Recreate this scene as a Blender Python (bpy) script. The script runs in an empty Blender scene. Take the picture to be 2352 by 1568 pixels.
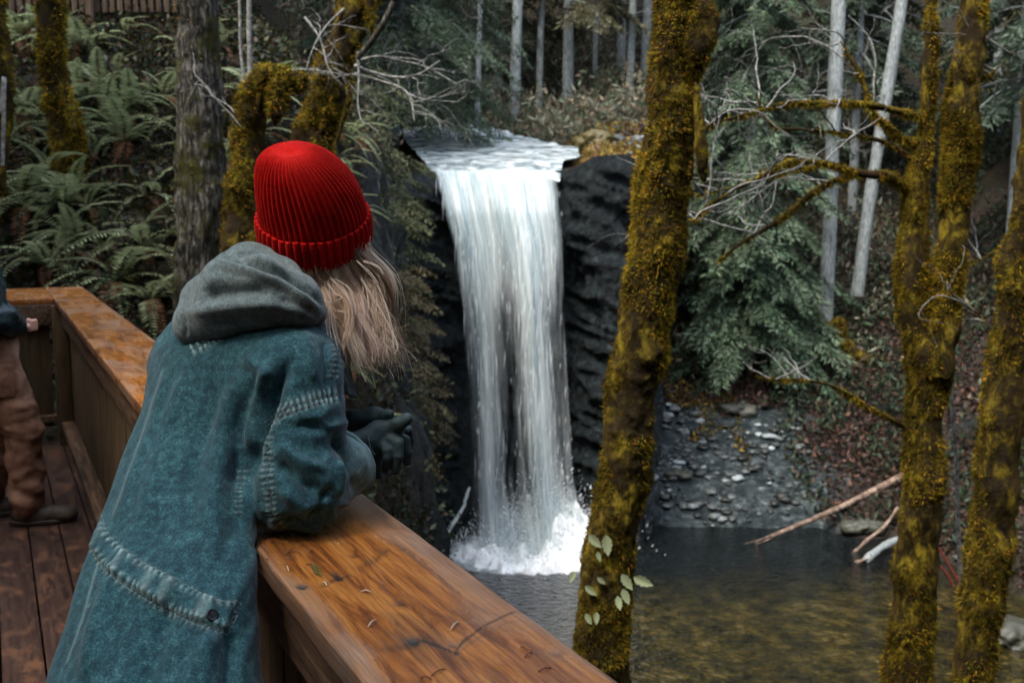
import bpy, math, random
import numpy as np
from mathutils import Vector, Matrix
C = bpy.context.scene.collection
rnd = random.Random(7)
R = np.random.RandomState(11)
rad = math.radians

# ---------------------------------------------------------------- camera, sky, sun, exposure
CAMZ = 1.65
FPX = 2287.0
PITCH = rad(7.08)
scene = bpy.context.scene
cd = bpy.data.cameras.new('camera')
cd.sensor_width = 36.0
cd.lens = 36.0*FPX/2352.0
cd.clip_start = 0.05
cd.clip_end = 600
cd.dof.use_dof = True
cd.dof.focus_distance = 1.95
cd.dof.aperture_fstop = 7.0
cam = bpy.data.objects.new('camera', cd)
cam.location = (0, 0, CAMZ)
cam.rotation_euler = (math.pi/2-PITCH, 0, 0)
C.objects.link(cam)
scene.camera = cam
SUN_EL, SUN_AZ = rad(58), rad(-140)     # azimuth measured from +Y towards +X
w = bpy.data.worlds.new('World'); scene.world = w; w.use_nodes = True
wn = w.node_tree; wn.nodes.clear()
sky = wn.nodes.new('ShaderNodeTexSky'); sky.sky_type = 'NISHITA'; sky.sun_disc = False
sky.sun_elevation = SUN_EL; sky.sun_rotation = SUN_AZ
sky.air_density = 1.3; sky.dust_density = 3.0; sky.ozone_density = 1.0
hs = wn.nodes.new('ShaderNodeHueSaturation'); hs.inputs['Saturation'].default_value = 0.58
bg = wn.nodes.new('ShaderNodeBackground'); bg.inputs['Strength'].default_value = 0.15
wo = wn.nodes.new('ShaderNodeOutputWorld')
wn.links.new(sky.outputs[0], hs.inputs['Color']); wn.links.new(hs.outputs[0], bg.inputs[0]); wn.links.new(bg.outputs[0], wo.inputs[0])
sl = bpy.data.lights.new('sun', 'SUN'); sl.energy = .95; sl.angle = rad(14); sl.color = (1.0, 0.90, 0.76)
so = bpy.data.objects.new('sun', sl); C.objects.link(so)
sd = Vector((math.sin(SUN_AZ)*math.cos(SUN_EL), math.cos(SUN_AZ)*math.cos(SUN_EL), math.sin(SUN_EL)))
so.rotation_euler = sd.to_track_quat('Z', 'Y').to_euler()
so.location = (0, 0, 30)
scene.view_settings.view_transform = 'Standard'
scene.view_settings.look = 'None'
scene.view_settings.exposure = 2.05
scene.view_settings.gamma = 1.0
scene.cycles.use_denoising = True
scene.cycles.max_bounces = 8
scene.cycles.transparent_max_bounces = 16
scene.cycles.caustics_reflective = False
scene.cycles.caustics_refractive = False
scene.cycles.sample_clamp_indirect = 6

# ---------------------------------------------------------------- helpers
def at(px, py, Y):
    """survey point: sight line through a point of the photo (2352 wide) taken to distance Y"""
    a = (px-1176)/FPX; b = -(py-784)/FPX
    d = np.array([a, math.cos(PITCH)+b*math.sin(PITCH), -math.sin(PITCH)+b*math.cos(PITCH)])
    return np.array([0, 0, CAMZ]) + d*(Y/d[1])
def atz(px, py, z):
    p = at(px, py, 1.0); d = p-np.array([0, 0, CAMZ])
    return np.array([0, 0, CAMZ]) + d*((z-CAMZ)/d[2])
def proj(V):
    """inverse of at(): array of points -> px, py"""
    q = V-np.array([0, 0, CAMZ]); c, s = math.cos(PITCH), math.sin(PITCH)
    f = q[:, 1]*c - q[:, 2]*s; u = q[:, 1]*s + q[:, 2]*c
    return 1176+FPX*q[:, 0]/f, 784-FPX*u/f

def tag(o, label=None, cat=None, group=None, kind=None):
    if label: o['label'] = label
    if cat: o['category'] = cat
    if group: o['group'] = group
    if kind: o['kind'] = kind
    return o
def empty(name, loc, label=None, cat=None, group=None):
    o = bpy.data.objects.new(name, None); C.objects.link(o); o.location = loc
    o.empty_display_size = 0.1
    return tag(o, label, cat, group)
def mesh(name, V, F, m, parent=None, smooth=True, cols=None, attrs=None):
    """link vertices + faces (array of quads or tris, or list of arrays) as one mesh; world coordinates"""
    V = np.asarray(V, dtype=np.float32).reshape(-1, 3)
    Fs = F if isinstance(F, list) else [F]
    Fs = [np.asarray(f, dtype=np.int32) for f in Fs if len(f)]
    me = bpy.data.meshes.new(name)
    loops = np.concatenate([f.ravel() for f in Fs])
    tot = np.concatenate([np.full(len(f), f.shape[1], np.int32) for f in Fs])
    st = np.concatenate([[0], np.cumsum(tot)[:-1]]).astype(np.int32)
    if parent is not None and parent.type == 'EMPTY' and tuple(parent.rotation_euler) == (0, 0, 0):
        V = V-np.array(parent.location, dtype=np.float32)
    me.vertices.add(len(V)); me.vertices.foreach_set('co', V.ravel())
    me.loops.add(len(loops)); me.loops.foreach_set('vertex_index', loops)
    me.polygons.add(len(tot)); me.polygons.foreach_set('loop_start', st)
    me.update(calc_edges=True)
    if smooth: me.polygons.foreach_set('use_smooth', np.ones(len(tot), bool))
    if cols is not None:
        a = me.color_attributes.new('Col', 'FLOAT_COLOR', 'POINT')
        c = np.ones((len(V), 4), np.float32); c[:, :3] = cols; a.data.foreach_set('color', c.ravel())
    if attrs:
        for k, v in attrs.items():
            a = me.attributes.new(k, 'FLOAT', 'POINT'); a.data.foreach_set('value', np.asarray(v, np.float32))
    me.validate()
    if m is not None: me.materials.append(m)
    o = bpy.data.objects.new(name, me); C.objects.link(o)
    if parent is not None: o.parent = parent
    return o
def cat_meshes(parts):
    """[(V,F[,col]) ...] -> V, F, col"""
    Vs, Fs, Cs, n = [], [], [], 0
    for p in parts:
        Vs.append(p[0]); Fs.append(np.asarray(p[1])+n); n += len(p[0])
        if len(p) > 2: Cs.append(p[2])
    return np.concatenate(Vs), np.concatenate(Fs), (np.concatenate(Cs) if Cs else None)

def hash3(i, j, k, s=0):
    h = (i*374761393 + j*668265263 + k*2147483647 + s*1274126177) & 0xffffffff
    h = ((h ^ (h >> 13))*1274126177) & 0xffffffff
    h = ((h ^ (h >> 16))*2246822519) & 0xffffffff
    return ((h ^ (h >> 15)) & 0xffffff)/float(0x1000000)
def vnoise(P, s=0):
    P = np.asarray(P, dtype=np.float64); I = np.floor(P).astype(np.int64); f = P-I; f = f*f*(3-2*f)
    x, y, z = I[:, 0], I[:, 1], I[:, 2]; r = 0
    for a in (0, 1):
        for b in (0, 1):
            for c in (0, 1):
                wt = (f[:, 0] if a else 1-f[:, 0])*(f[:, 1] if b else 1-f[:, 1])*(f[:, 2] if c else 1-f[:, 2])
                r = r + wt*hash3(x+a, y+b, z+c, s)
    return r*2-1
def fbm(P, oct=4, s=0, gain=0.5):
    P = np.asarray(P, dtype=np.float64); a, r = 1.0, 0
    for i in range(oct):
        r = r+a*vnoise(P*(2.03**i)+i*17.3, s+i); a *= gain
    return r
def sstep(a, b, x):
    t = np.clip((x-a)/(b-a), 0, 1); return t*t*(3-2*t)
def catmull(pts, n=8):
    P = np.array(pts, float); P = np.vstack([2*P[0]-P[1], P, 2*P[-1]-P[-2]]); out = []
    for i in range(1, len(P)-2):
        t = np.linspace(0, 1, n, endpoint=False)[:, None]
        out.append(0.5*((2*P[i])+(-P[i-1]+P[i+1])*t+(2*P[i-1]-5*P[i]+4*P[i+1]-P[i+2])*t**2+(-P[i-1]+3*P[i]-3*P[i+1]+P[i+2])*t**3))
    return np.vstack(out+[P[-2][None]])

def tube(pts, radii, sides=8, cap=True, jit=None, flat=1.0):
    P = np.asarray(pts, float); n = len(P); r = np.broadcast_to(np.asarray(radii, float), (n,))
    T = np.gradient(P, axis=0); T /= np.linalg.norm(T, axis=1)[:, None]+1e-9
    up = np.array([0, 0, 1.0]) if abs(T[0, 2]) < 0.9 else np.array([1.0, 0, 0])
    U = np.zeros_like(P); u = up-T[0]*np.dot(up, T[0]); u /= np.linalg.norm(u)
    for i in range(n):
        u = u-T[i]*np.dot(u, T[i]); u /= np.linalg.norm(u)+1e-9; U[i] = u
    W = np.cross(T, U); a = np.linspace(0, 2*math.pi, sides, endpoint=False)
    rr = r[:, None]*np.ones(sides)[None]
    if jit is not None: rr = rr*jit
    V = P[:, None]+U[:, None]*(np.cos(a)[None]*rr)[..., None]+W[:, None]*(np.sin(a)[None]*rr*flat)[..., None]
    V = V.reshape(-1, 3); i = np.arange(n-1)[:, None]*sides; j = np.arange(sides)[None]; k = (j+1) % sides
    F = np.stack([i+j, i+k, i+sides+k, i+sides+j], -1).reshape(-1, 4)
    if cap:
        nv = len(V); V = np.vstack([V, P[0], P[-1]]); j = np.arange(sides); k = (j+1) % sides
        F = np.vstack([F, np.stack([k, j, np.full(sides, nv), np.full(sides, nv)], -1)[:, [0, 1, 2, 3]], np.stack([(n-1)*sides+j, (n-1)*sides+k, np.full(sides, nv+1), np.full(sides, nv+1)], -1)])
    return V, F
def box(sx, sy, sz, c=(0, 0, 0), bev=0.0):
    """bevelled box as V,F lists via bmesh"""
    import bmesh
    bm = bmesh.new(); bmesh.ops.create_cube(bm, size=1.0)
    for v in bm.verts: v.co = Vector((v.co.x*sx, v.co.y*sy, v.co.z*sz))
    if bev: bmesh.ops.bevel(bm, geom=bm.edges[:], offset=bev, segments=2, affect='EDGES', profile=0.6)
    bmesh.ops.triangulate(bm, faces=bm.faces[:])
    V = np.array([v.co[:] for v in bm.verts])+np.array(c); F = np.array([[v.index for v in f.verts] for f in bm.faces]); bm.free()
    return V, F
def tris(F):
    F = np.asarray(F)
    return F if F.shape[1] == 3 else np.vstack([F[:, [0, 1, 2]], F[:, [0, 2, 3]]])
def vnormals(V, F):
    T = tris(F); n = np.cross(V[T[:, 1]]-V[T[:, 0]], V[T[:, 2]]-V[T[:, 0]]); N = np.zeros_like(V, dtype=float)
    for k in range(3):
        for c in range(3): N[:, c] += np.bincount(T[:, k], n[:, c], len(V))
    return N/(np.linalg.norm(N, axis=1)[:, None]+1e-12)
def smooth_mesh(V, F, it=1, lam=0.5):
    F = np.asarray(F); E = np.vstack([F[:, [i, (i+1) % F.shape[1]]] for i in range(F.shape[1])])
    E = np.vstack([E, E[:, ::-1]]); d = np.maximum(np.bincount(E[:, 0], minlength=len(V)), 1)
    for _ in range(it):
        V = V.copy(); A = np.stack([np.bincount(E[:, 0], V[E[:, 1], c], len(V))/d for c in range(3)], 1); V += lam*(A-V)
    return V
def sample_surface(V, F, n, rs):
    T = tris(F); a, b, c = V[T[:, 0]], V[T[:, 1]], V[T[:, 2]]; cr = np.cross(b-a, c-a); ar = np.linalg.norm(cr, axis=1)
    k = rs.choice(len(T), n, p=ar/ar.sum()); u = rs.rand(n, 1); v = rs.rand(n, 1); m = (u+v) > 1; u = np.where(m, 1-u, u); v = np.where(m, 1-v, v)
    return a[k]+(b-a)[k]*u+(c-a)[k]*v, cr[k]/(ar[k][:, None]+1e-12)
def blades(P, D, L, Wd, rs, bend=None):
    """thin triangular blades: base P, direction D (unit), length L, width Wd"""
    n = len(P); S = np.cross(D, rs.randn(n, 3)); S /= np.linalg.norm(S, axis=1)[:, None]+1e-9
    L = np.broadcast_to(L, (n,))[:, None]; Wd = np.broadcast_to(Wd, (n,))[:, None]
    tip = P+D*L
    if bend is not None: tip = tip+bend*L
    V = np.stack([P-S*Wd/2, P+S*Wd/2, tip], 1).reshape(-1, 3)
    return V, np.arange(3*n).reshape(-1, 3)
def leafquads(P, D, Nn, L, Wd):
    """diamond leaves: base P along D, flat normal Nn"""
    n = len(P); S = np.cross(D, Nn); S /= np.linalg.norm(S, axis=1)[:, None]+1e-9
    L = np.broadcast_to(L, (n,))[:, None]; Wd = np.broadcast_to(Wd, (n,))[:, None]
    V = np.stack([P, P+D*L*0.45+S*Wd/2, P+D*L, P+D*L*0.45-S*Wd/2], 1).reshape(-1, 3)
    return V, np.arange(4*n).reshape(-1, 4)
def unit(v):
    v = np.asarray(v, float); return v/(np.linalg.norm(v, axis=-1, keepdims=True)+1e-12)

# signed distance bodies and their surface
def surface(fn, lo, hi, h):
    lo = np.array(lo, float); n = np.ceil((np.array(hi)-lo)/h).astype(int)+1
    ax = [lo[i]+h*np.arange(n[i]) for i in range(3)]; G = np.empty(n, np.float32)
    step = max(1, int(1.5e6/(n[1]*n[2])))
    for i in range(0, n[0], step):
        X, Y, Z = np.meshgrid(ax[0][i:i+step], ax[1], ax[2], indexing='ij')
        G[i:i+step] = fn(np.stack([X.ravel(), Y.ravel(), Z.ravel()], 1)).reshape(X.shape)
    ins = G < 0; c = np.zeros(np.array(n)-1, np.int8)
    for a in (0, 1):
        for b in (0, 1):
            for d in (0, 1): c += ins[a:n[0]-1+a, b:n[1]-1+b, d:n[2]-1+d]
    I, J, K = np.nonzero((c > 0) & (c < 8)); m = len(I); acc = np.zeros((m, 3)); cnt = np.zeros(m)
    cor = [(a, b, d) for a in (0, 1) for b in (0, 1) for d in (0, 1)]
    for p in cor:
        for ax_ in range(3):
            if p[ax_]: continue
            q = list(p); q[ax_] = 1
            f0 = G[I+p[0], J+p[1], K+p[2]]; f1 = G[I+q[0], J+q[1], K+q[2]]; x = (f0 < 0) != (f1 < 0)
            t = np.where(x, f0/(f0-f1+1e-20), 0)
            for k in range(3): acc[:, k] += np.where(x, p[k]+(t if k == ax_ else 0), 0)
            cnt += x
    V = lo+(np.stack([I, J, K], 1)+acc/cnt[:, None])*h
    idm = np.full(np.array(n)-1, -1, np.int32); idm[I, J, K] = np.arange(m); Q = []
    for ax_ in range(3):
        o = [k for k in range(3) if k != ax_]; sl0 = [slice(1, n[k]-1) for k in range(3)]; sl0[ax_] = slice(0, n[ax_]-1)
        sl1 = list(sl0); sl1[ax_] = slice(1, n[ax_]); a = ins[tuple(sl0)]; b = ins[tuple(sl1)]
        e = np.array(np.nonzero(a != b)).T; off = np.array([0 if k == ax_ else 1 for k in range(3)]); e = e+off
        flip = ~ins[e[:, 0], e[:, 1], e[:, 2]]
        d1 = np.zeros(3, int); d1[o[0]] = -1; d2 = np.zeros(3, int); d2[o[1]] = -1
        g = lambda w_: idm[tuple((e+w_).T)]
        q = np.stack([g(0*d1), g(d1), g(d1+d2), g(d2)], 1)
        if ax_ == 1: flip = ~flip
        q[flip] = q[flip][:, ::-1]; Q.append(q)
    return V, np.vstack(Q)
def cone(P, a, b, ra, rb):
    a = np.asarray(a, float); b = np.asarray(b, float); ab = b-a; t = np.clip(((P-a)@ab)/(ab@ab), 0, 1)
    return np.linalg.norm(P-a-t[:, None]*ab, axis=1)-(ra+(rb-ra)*t)
def ell(P, c, r, M=None):
    q = P-np.asarray(c)
    if M is not None: q = q@np.asarray(M)      # columns = axes
    r = np.asarray(r, float); k0 = np.linalg.norm(q/r, axis=1); k1 = np.linalg.norm(q/(r*r), axis=1)
    return k0*(k0-1)/(k1+1e-9)
def smin(a, b, k):
    h = np.clip(0.5+0.5*(b-a)/k, 0, 1); return b+(a-b)*h-k*h*(1-h)
def chain(P, pts, rs_, k=0.02):
    d = None
    for i in range(len(pts)-1):
        e = cone(P, pts[i], pts[i+1], rs_[i], rs_[i+1]); d = e if d is None else smin(d, e, k)
    return d
def polydist(x, y, pts):
    """distance and arc length to a polyline in a plane"""
    best = np.full(len(x), 1e9); arc = np.zeros(len(x)); side = np.zeros(len(x)); s0 = 0
    for i in range(len(pts)-1):
        a = np.array(pts[i], float); b = np.array(pts[i+1], float); ab = b-a; L = np.linalg.norm(ab)
        t = np.clip(((x-a[0])*ab[0]+(y-a[1])*ab[1])/(L*L), 0, 1); dx = x-a[0]-t*ab[0]; dy = y-a[1]-t*ab[1]; d = np.hypot(dx, dy)
        m = d < best; best[m] = d[m]; arc[m] = (s0+t*L)[m]; side[m] = (ab[0]*dy-ab[1]*dx)[m]/L; s0 += L
    return best, arc, side

# ---------------------------------------------------------------- node materials
class M_:
    def __init__(s, name, rough=0.6, spec=0.3):
        s.m = bpy.data.materials.new(name); s.m.use_nodes = True; s.t = s.m.node_tree; s.t.nodes.clear()
        s.o = s.n('ShaderNodeOutputMaterial'); s.b = s.n('ShaderNodeBsdfPrincipled', {'Roughness': rough, 'Specular IOR Level': spec})
        s.link(s.b.outputs[0], s.o.inputs['Surface'])
    def link(s, a, b): s.t.links.new(a, b)
    def n(s, ty, ins=None, **pr):
        nd = s.t.nodes.new(ty)
        for k, v in pr.items(): setattr(nd, k, v)
        for k, v in (ins or {}).items():
            if isinstance(v, bpy.types.NodeSocket): s.link(v, nd.inputs[k])
            else: nd.inputs[k].default_value = v
        return nd
    def obj(s, scale=(1, 1, 1), gen='Object'):
        t = s.n('ShaderNodeTexCoord'); return s.n('ShaderNodeMapping', {'Vector': t.outputs[gen], 'Scale': scale}).outputs[0]
    def noise(s, vec, scale, detail=4, rough=0.55, dist=0.0):
        return s.n('ShaderNodeTexNoise', {'Vector': vec, 'Scale': scale, 'Detail': detail, 'Roughness': rough, 'Distortion': dist}).outputs[0]
    def vor(s, vec, scale, feature='F1', out=0):
        return s.n('ShaderNodeTexVoronoi', {'Vector': vec, 'Scale': scale}, feature=feature).outputs[out]
    def ramp(s, fac, stops):
        r = s.n('ShaderNodeValToRGB', {'Fac': fac}); e = r.color_ramp.elements
        while len(e) > 1: e.remove(e[-1])
        for i, (p, c) in enumerate(stops):
            c = tuple(c)+(1,) if len(c) == 3 else c
            if i == 0: e[0].position = p; e[0].color = c
            else: q = e.new(p); q.color = c
        return r.outputs[0]
    def mix(s, f, a, b, blend='MIX'):
        nd = s.n('ShaderNodeMix', data_type='RGBA', blend_type=blend)
        for i, v in ((0, f), (6, a), (7, b)):
            if isinstance(v, bpy.types.NodeSocket): s.link(v, nd.inputs[i])
            else: nd.inputs[i].default_value = v if i == 0 else tuple(v)+(1,) if len(v) == 3 else v
        return nd.outputs[2]
    def math(s, op, a, b=0.0, c=0.0):
        nd = s.n('ShaderNodeMath', operation=op)
        for i, v in enumerate((a, b, c)):
            if isinstance(v, bpy.types.NodeSocket): s.link(v, nd.inputs[i])
            else: nd.inputs[i].default_value = v
        return nd.outputs[0]
    def attr(s, name): return s.n('ShaderNodeAttribute', attribute_name=name)
    def bump(s, h, strength=0.5, dist=0.01, normal=None):
        b = s.n('ShaderNodeBump', {'Height': h, 'Strength': strength, 'Distance': dist})
        if normal is not None: s.link(normal, b.inputs['Normal'])
        return b.outputs[0]
    def set(s, **k):
        for a, v in k.items():
            a = a.replace('_', ' ')
            if isinstance(v, bpy.types.NodeSocket): s.link(v, s.b.inputs[a])
            else: s.b.inputs[a].default_value = v
        return s
def leafmat(name, rough=0.5, trans=0.35, spec=0.3):
    """colour of each leaf comes from its own attribute"""
    m = M_(name, rough, spec); a = m.attr('Col').outputs[0]; m.set(Base_Color=a)
    t = m.n('ShaderNodeBsdfTranslucent', {'Color': a}); mx = m.n('ShaderNodeMixShader', {0: trans, 1: m.b.outputs[0], 2: t.outputs[0]})
    m.link(mx.outputs[0], m.o.inputs['Surface']); return m.m
# ---------------------------------------------------------------- terrain
ZW = -6.15
def height(x, y):
    x = np.asarray(x, float); y = np.asarray(y, float)
    xs = np.interp(y, [4, 10, 15, 20, 24, 40], [1.2, .3, -.6, -1.4, -1.95, -1.95]); sl_ = np.interp(y, [10, 18, 21], [2.2, 6, 8])
    wall = ZW-.3+sl_*(xs-x)
    hill = np.where(y > 8.3, -.3+.82*(y-8.3), -.3-.25*(8.3-y))
    capz = 2.6+(-2.2-x)*1.0+np.maximum(0, y-30)*.5
    left = np.minimum(np.minimum(wall, hill), capz)
    nb = -1.75-.34*np.maximum(y, -2)-.12*np.maximum(0, x-3)
    bed = np.full_like(x, ZW-.5)
    riv = 2.7+.185*(y-24)
    edgeL = -2.5-(y-24)*.15
    p = riv+np.maximum(0, edgeL-x)*.9+sstep(1.7, 2.3, x)*.28+.1*np.maximum(0, x-2.3)+np.clip(y-44, 0, 40)*.75
    yf = 23.95+np.where(x > 1.4, -.45*sstep(1.4, 2.6, x), 0)+np.maximum(0, x-3.1)*4.5
    plat = bed+(p-bed)*np.clip((y-yf+.3)/.5, 0, 1)
    plat = np.where(y > yf-.4, plat, bed)
    rr = ZW+.62*(y-24.5); rr = rr+sstep(7.6, 8.6, x)*.55
    rr = np.where(x > 2.9, rr, bed)
    rr = rr+np.clip(y-46, 0, 40)*.3; rs_ = ZW-.2+.8*(x-10.2)+.25*(y-20)
    back = np.where(y < -3.5, np.minimum((-3.5-y)*1.5, 16)-.5, -60)+.0*x  # unseen steep rise added behind the camera to block low light
    lft = np.where((x < -9) & (y < 8), np.minimum((-9-x)*1.1, 14)-.5, -60)  # unseen rise added on the left, keeps side light off
    return np.maximum.reduce([left, nb, bed, plat, rr, rs_, back, lft])
def spaced(segs):
    out = [segs[0][0]]
    for a, b, h in segs:
        n = max(1, int(round((b-a)/h))); out += list(np.linspace(a, b, n+1)[1:])
    return np.array(out)
gx = spaced([(-60, -20, 2), (-20, -8, .5), (-8, 8.5, .1), (8.5, 16, .2), (16, 60, 2)])
gy = spaced([(-24, 4, 1), (4, 12, .16), (12, 22, .14), (22, 25, .06), (25, 33, .12), (33, 60, .6), (60, 100, 2)])
GX, GY = np.meshgrid(gx, gy, indexing='ij'); x, y = GX.ravel(), GY.ravel(); z = height(x, y)
TV = np.stack([x, y, z], 1); nx, ny = len(gx), len(gy)
i, j = np.meshgrid(np.arange(nx-1), np.arange(ny-1), indexing='ij'); a = (i*ny+j).ravel()
TF = np.stack([a, a+ny, a+ny+1, a+1], 1)
TN = vnormals(TV, TF); steep = 1-TN[:, 2]
rock = np.clip(sstep(.35, .6, steep)*sstep(12, 17, y)+0.0, 0, 1)*np.where(y > 33, 0, 1)
ledge = np.exp(-((z-(-3.6+.35*vnoise(TV*.35, 8)))/.22)**2)*(x > 3)*(y > 25); rock = np.maximum(rock, ledge*.9); rock = np.where((y > 21) & (x > -2.3) & (x < 3.9) & (y < 26) & (z < 2.3), 1, rock)
mossw = ((x > 1.6) & (x < 8) & (y > 23.4) & (y < 32) & (z > 2.85)).astype(float)
litter = ((x > 3) & (z < 2) & (y > 21)).astype(float)*(1-rock)
gravel = sstep(9.0, 7.8, x+.9*vnoise(TV*.5, 2))*(x > 2.8)*sstep(28.9, 28.0, y)*(y > 24)*(z < -3)
d = (fbm(TV*.9, 4, 3)*.22+fbm(TV*3.1, 3, 9)*.09)*(.35+.9*rock)
strata = fbm(np.stack([TV[:, 0]*.8, TV[:, 1]*.8, TV[:, 2]*4.5+TV[:, 0]*1.2], 1), 3, 5)*.16*rock
fade = np.where(np.abs(x) > 30, 0, 1)
TV2 = TV+TN*((d+strata)*fade)[:, None]; TV2[:, 1] -= rock*np.abs(vnoise(TV*1.7, 21))*.22*((x > 1.3) & (x < 4))
m = M_('ground', .85, .2); V_ = m.obj(gen='Object')
n1 = m.noise(V_, 1.3, 6, .65); n2 = m.noise(V_, 7, 6, .7); n3 = m.noise(V_, 26, 4, .7)
soil = m.ramp(n2, [(.3, (.006, .006, .005)), (.46, (.018, .014, .010)), (.56, (.03, .025, .014)), (.66, (.028, .036, .012)), (.8, (.07, .055, .02))])
lit = m.ramp(m.math('MULTIPLY_ADD', n2, .6, m.math('MULTIPLY', n3, .4)), [(.3, (.014, .010, .009)), (.46, (.020, .017, .013)), (.54, (.038, .030, .023)), (.62, (.10, .055, .042)), (.75, (.2, .11, .075))])
rk = m.ramp(n2, [(.3, (.003, .0045, .005)), (.5, (.009, .013, .015)), (.62, (.024, .034, .037)), (.75, (.09, .12, .125))])
ms = m.ramp(n2, [(.3, (.05, .03, .008)), (.5, (.20, .12, .022)), (.65, (.30, .20, .04)), (.8, (.22, .12, .06))])
gr = m.ramp(m.noise(m.obj((1, 1, 1.6)), 3.4, 7, .75, .6), [(.38, (.012, .018, .020)), (.50, (.030, .040, .043)), (.60, (.08, .10, .105)), (.70, (.36, .41, .42))])  # whitish specks: highlights of wet rock put into the colour
c = m.mix(m.attr('litter').outputs[2], soil, lit); c = m.mix(m.attr('rock').outputs[2], c, rk)
c = m.mix(m.attr('mossy').outputs[2], c, ms); c = m.mix(m.attr('gravel').outputs[2], c, gr)
ro = m.math('SUBTRACT', .9, m.math('MAXIMUM', m.math('MULTIPLY', m.attr('rock').outputs[2], .5), m.math('MULTIPLY', m.attr('gravel').outputs[2], .6)))
m.set(Base_Color=c, Roughness=ro, Normal=m.bump(m.math('ADD', n2, m.math('MULTIPLY', n3, .5)), .9, .12))
terrain = mesh('ground', TV2, TF, m.m, attrs={'rock': rock, 'mossy': mossw*sstep(.2, -.3, vnoise(TV*.5, 4))*.9, 'litter': litter, 'gravel': gravel})
tag(terrain, kind='structure')
def hz(x, y): return float(height(np.array([x]), np.array([y]))[0])

# the rock wall behind and beside the fall, as a craggy sheet of its own
cp = catmull([(-3.3, 20.6, 0), (-2.8, 21.9, 0), (-2.3, 23.1, 0), (-1.3, 23.95, 0), (.1, 24.0, 0), (1.3, 23.9, 0), (1.9, 23.3, 0), (2.6, 23.2, 0), (3.0, 23.8, 0), (3.2, 26.0, 0), (3.4, 29.5, 0)], 26); nz_ = 150
S_ = np.linspace(0, 1, nz_); q = np.repeat(cp, nz_, 0); t = np.tile(S_, len(cp)); top = np.interp(np.repeat(np.arange(len(cp)), nz_), np.array([0, 26, 52, 78, 104, 130, 156, 182, 208, 234, 260]), [1.4, 2.2, 2.7, 2.74, 2.74, 2.76, 3.05, 3.1, 2.9, 1.5, -.8])
CV = np.stack([q[:, 0], q[:, 1], (ZW-.5)+(top-ZW+.5)*t], 1); a = (np.arange(len(cp)-1)[:, None]*nz_+np.arange(nz_-1)[None]).ravel(); CF = np.stack([a, a+nz_, a+nz_+1, a+1], 1)
CN = vnormals(CV, CF); CN = CN*np.sign(-CN[:, 1:2]+CN[:, 0:1]*.0+1e-3); sh_ = CV[:, 2]+.35*CV[:, 0]
dd = .26*fbm(CV*.8, 3, 31)+.16*(1-2*np.abs(vnoise(np.stack([CV[:, 0]*.9, CV[:, 1]*.9, sh_*4.2], 1), 33)))+.10*np.floor(3*vnoise(np.stack([CV[:, 0]*1.3, CV[:, 1]*1.3, sh_*2.3], 1), 37))/3+.07*fbm(CV*[4, 4, 7], 3, 35)+.35*sstep(.2, 0, t)
dd = dd*(1-.6*sstep(1.3, .8, np.abs(CV[:, 0]+.2))); CV = CV+CN*(dd*sstep(1.0, .93, t))[:, None]*[1, 1, .25]; o_ = mesh('cliff', CV, CF, terrain.data.materials[0], attrs={'rock': np.ones(len(CV)), 'mossy': np.zeros(len(CV)), 'litter': np.zeros(len(CV)), 'gravel': np.zeros(len(CV))}); tag(o_, kind='structure')

# ---------------------------------------------------------------- pool and river
px_, py_ = np.meshgrid(spaced([(-5, 16, .25)]), spaced([(6, 31, .25)]), indexing='ij'); n_ = px_.shape
V = np.stack([px_.ravel(), py_.ravel(), np.full(px_.size, ZW)], 1); i, j = np.meshgrid(np.arange(n_[0]-1), np.arange(n_[1]-1), indexing='ij'); a = (i*n_[1]+j).ravel()
F = np.stack([a, a+n_[1], a+n_[1]+1, a+1], 1)
amber = sstep(21.6, 18.0, V[:, 1]+.35*vnoise(V*.6, 3)-(V[:, 0]-2)*.12)*sstep(-.4, 2.4, V[:, 0])
rr_ = np.hypot((V[:, 0]-.25)/2.1, (V[:, 1]-22.6)/1.5); foamw = sstep(1.5, .6, rr_)
m = M_('pool_water', .05, .45); V_ = m.obj()
bedn = m.noise(V_, 2.2, 5, .7); bed = m.ramp(bedn, [(.35, (.012, .012, .005)), (.5, (.045, .038, .009)), (.60, (.10, .075, .016)), (.74, (.2, .17, .08))])
dk = m.ramp(m.noise(V_, .8, 3), [(.35, (.002, .005, .006)), (.65, (.007, .013, .014))])
c = m.mix(m.attr('amber').outputs[2], dk, bed)
fo = m.noise(m.obj((1, .6, 1)), 3.5, 6, .75); f2 = m.math('MULTIPLY_ADD', m.attr('foam').outputs[2], 1.3, m.math('SUBTRACT', fo, 1.18))
f3 = m.n('ShaderNodeClamp', {0: m.math('MULTIPLY', f2, 4)}).outputs[0]
c = m.mix(f3, c, (.62, .68, .68))
rp = m.math('ADD', m.noise(m.obj((1, 2.0, 1)), 3.6, 3, .6, .8), m.math('MULTIPLY', m.noise(m.obj((1, 1.6, 1)), 9, 2, .5), .6))
m.set(Base_Color=c, Roughness=m.math('MULTIPLY_ADD', f3, .5, .08), Normal=m.bump(rp, 1.0, .9))
tag(mesh('pool_water', V, F, m.m, attrs={'amber': amber, 'foam': foamw}), kind='structure')

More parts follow.
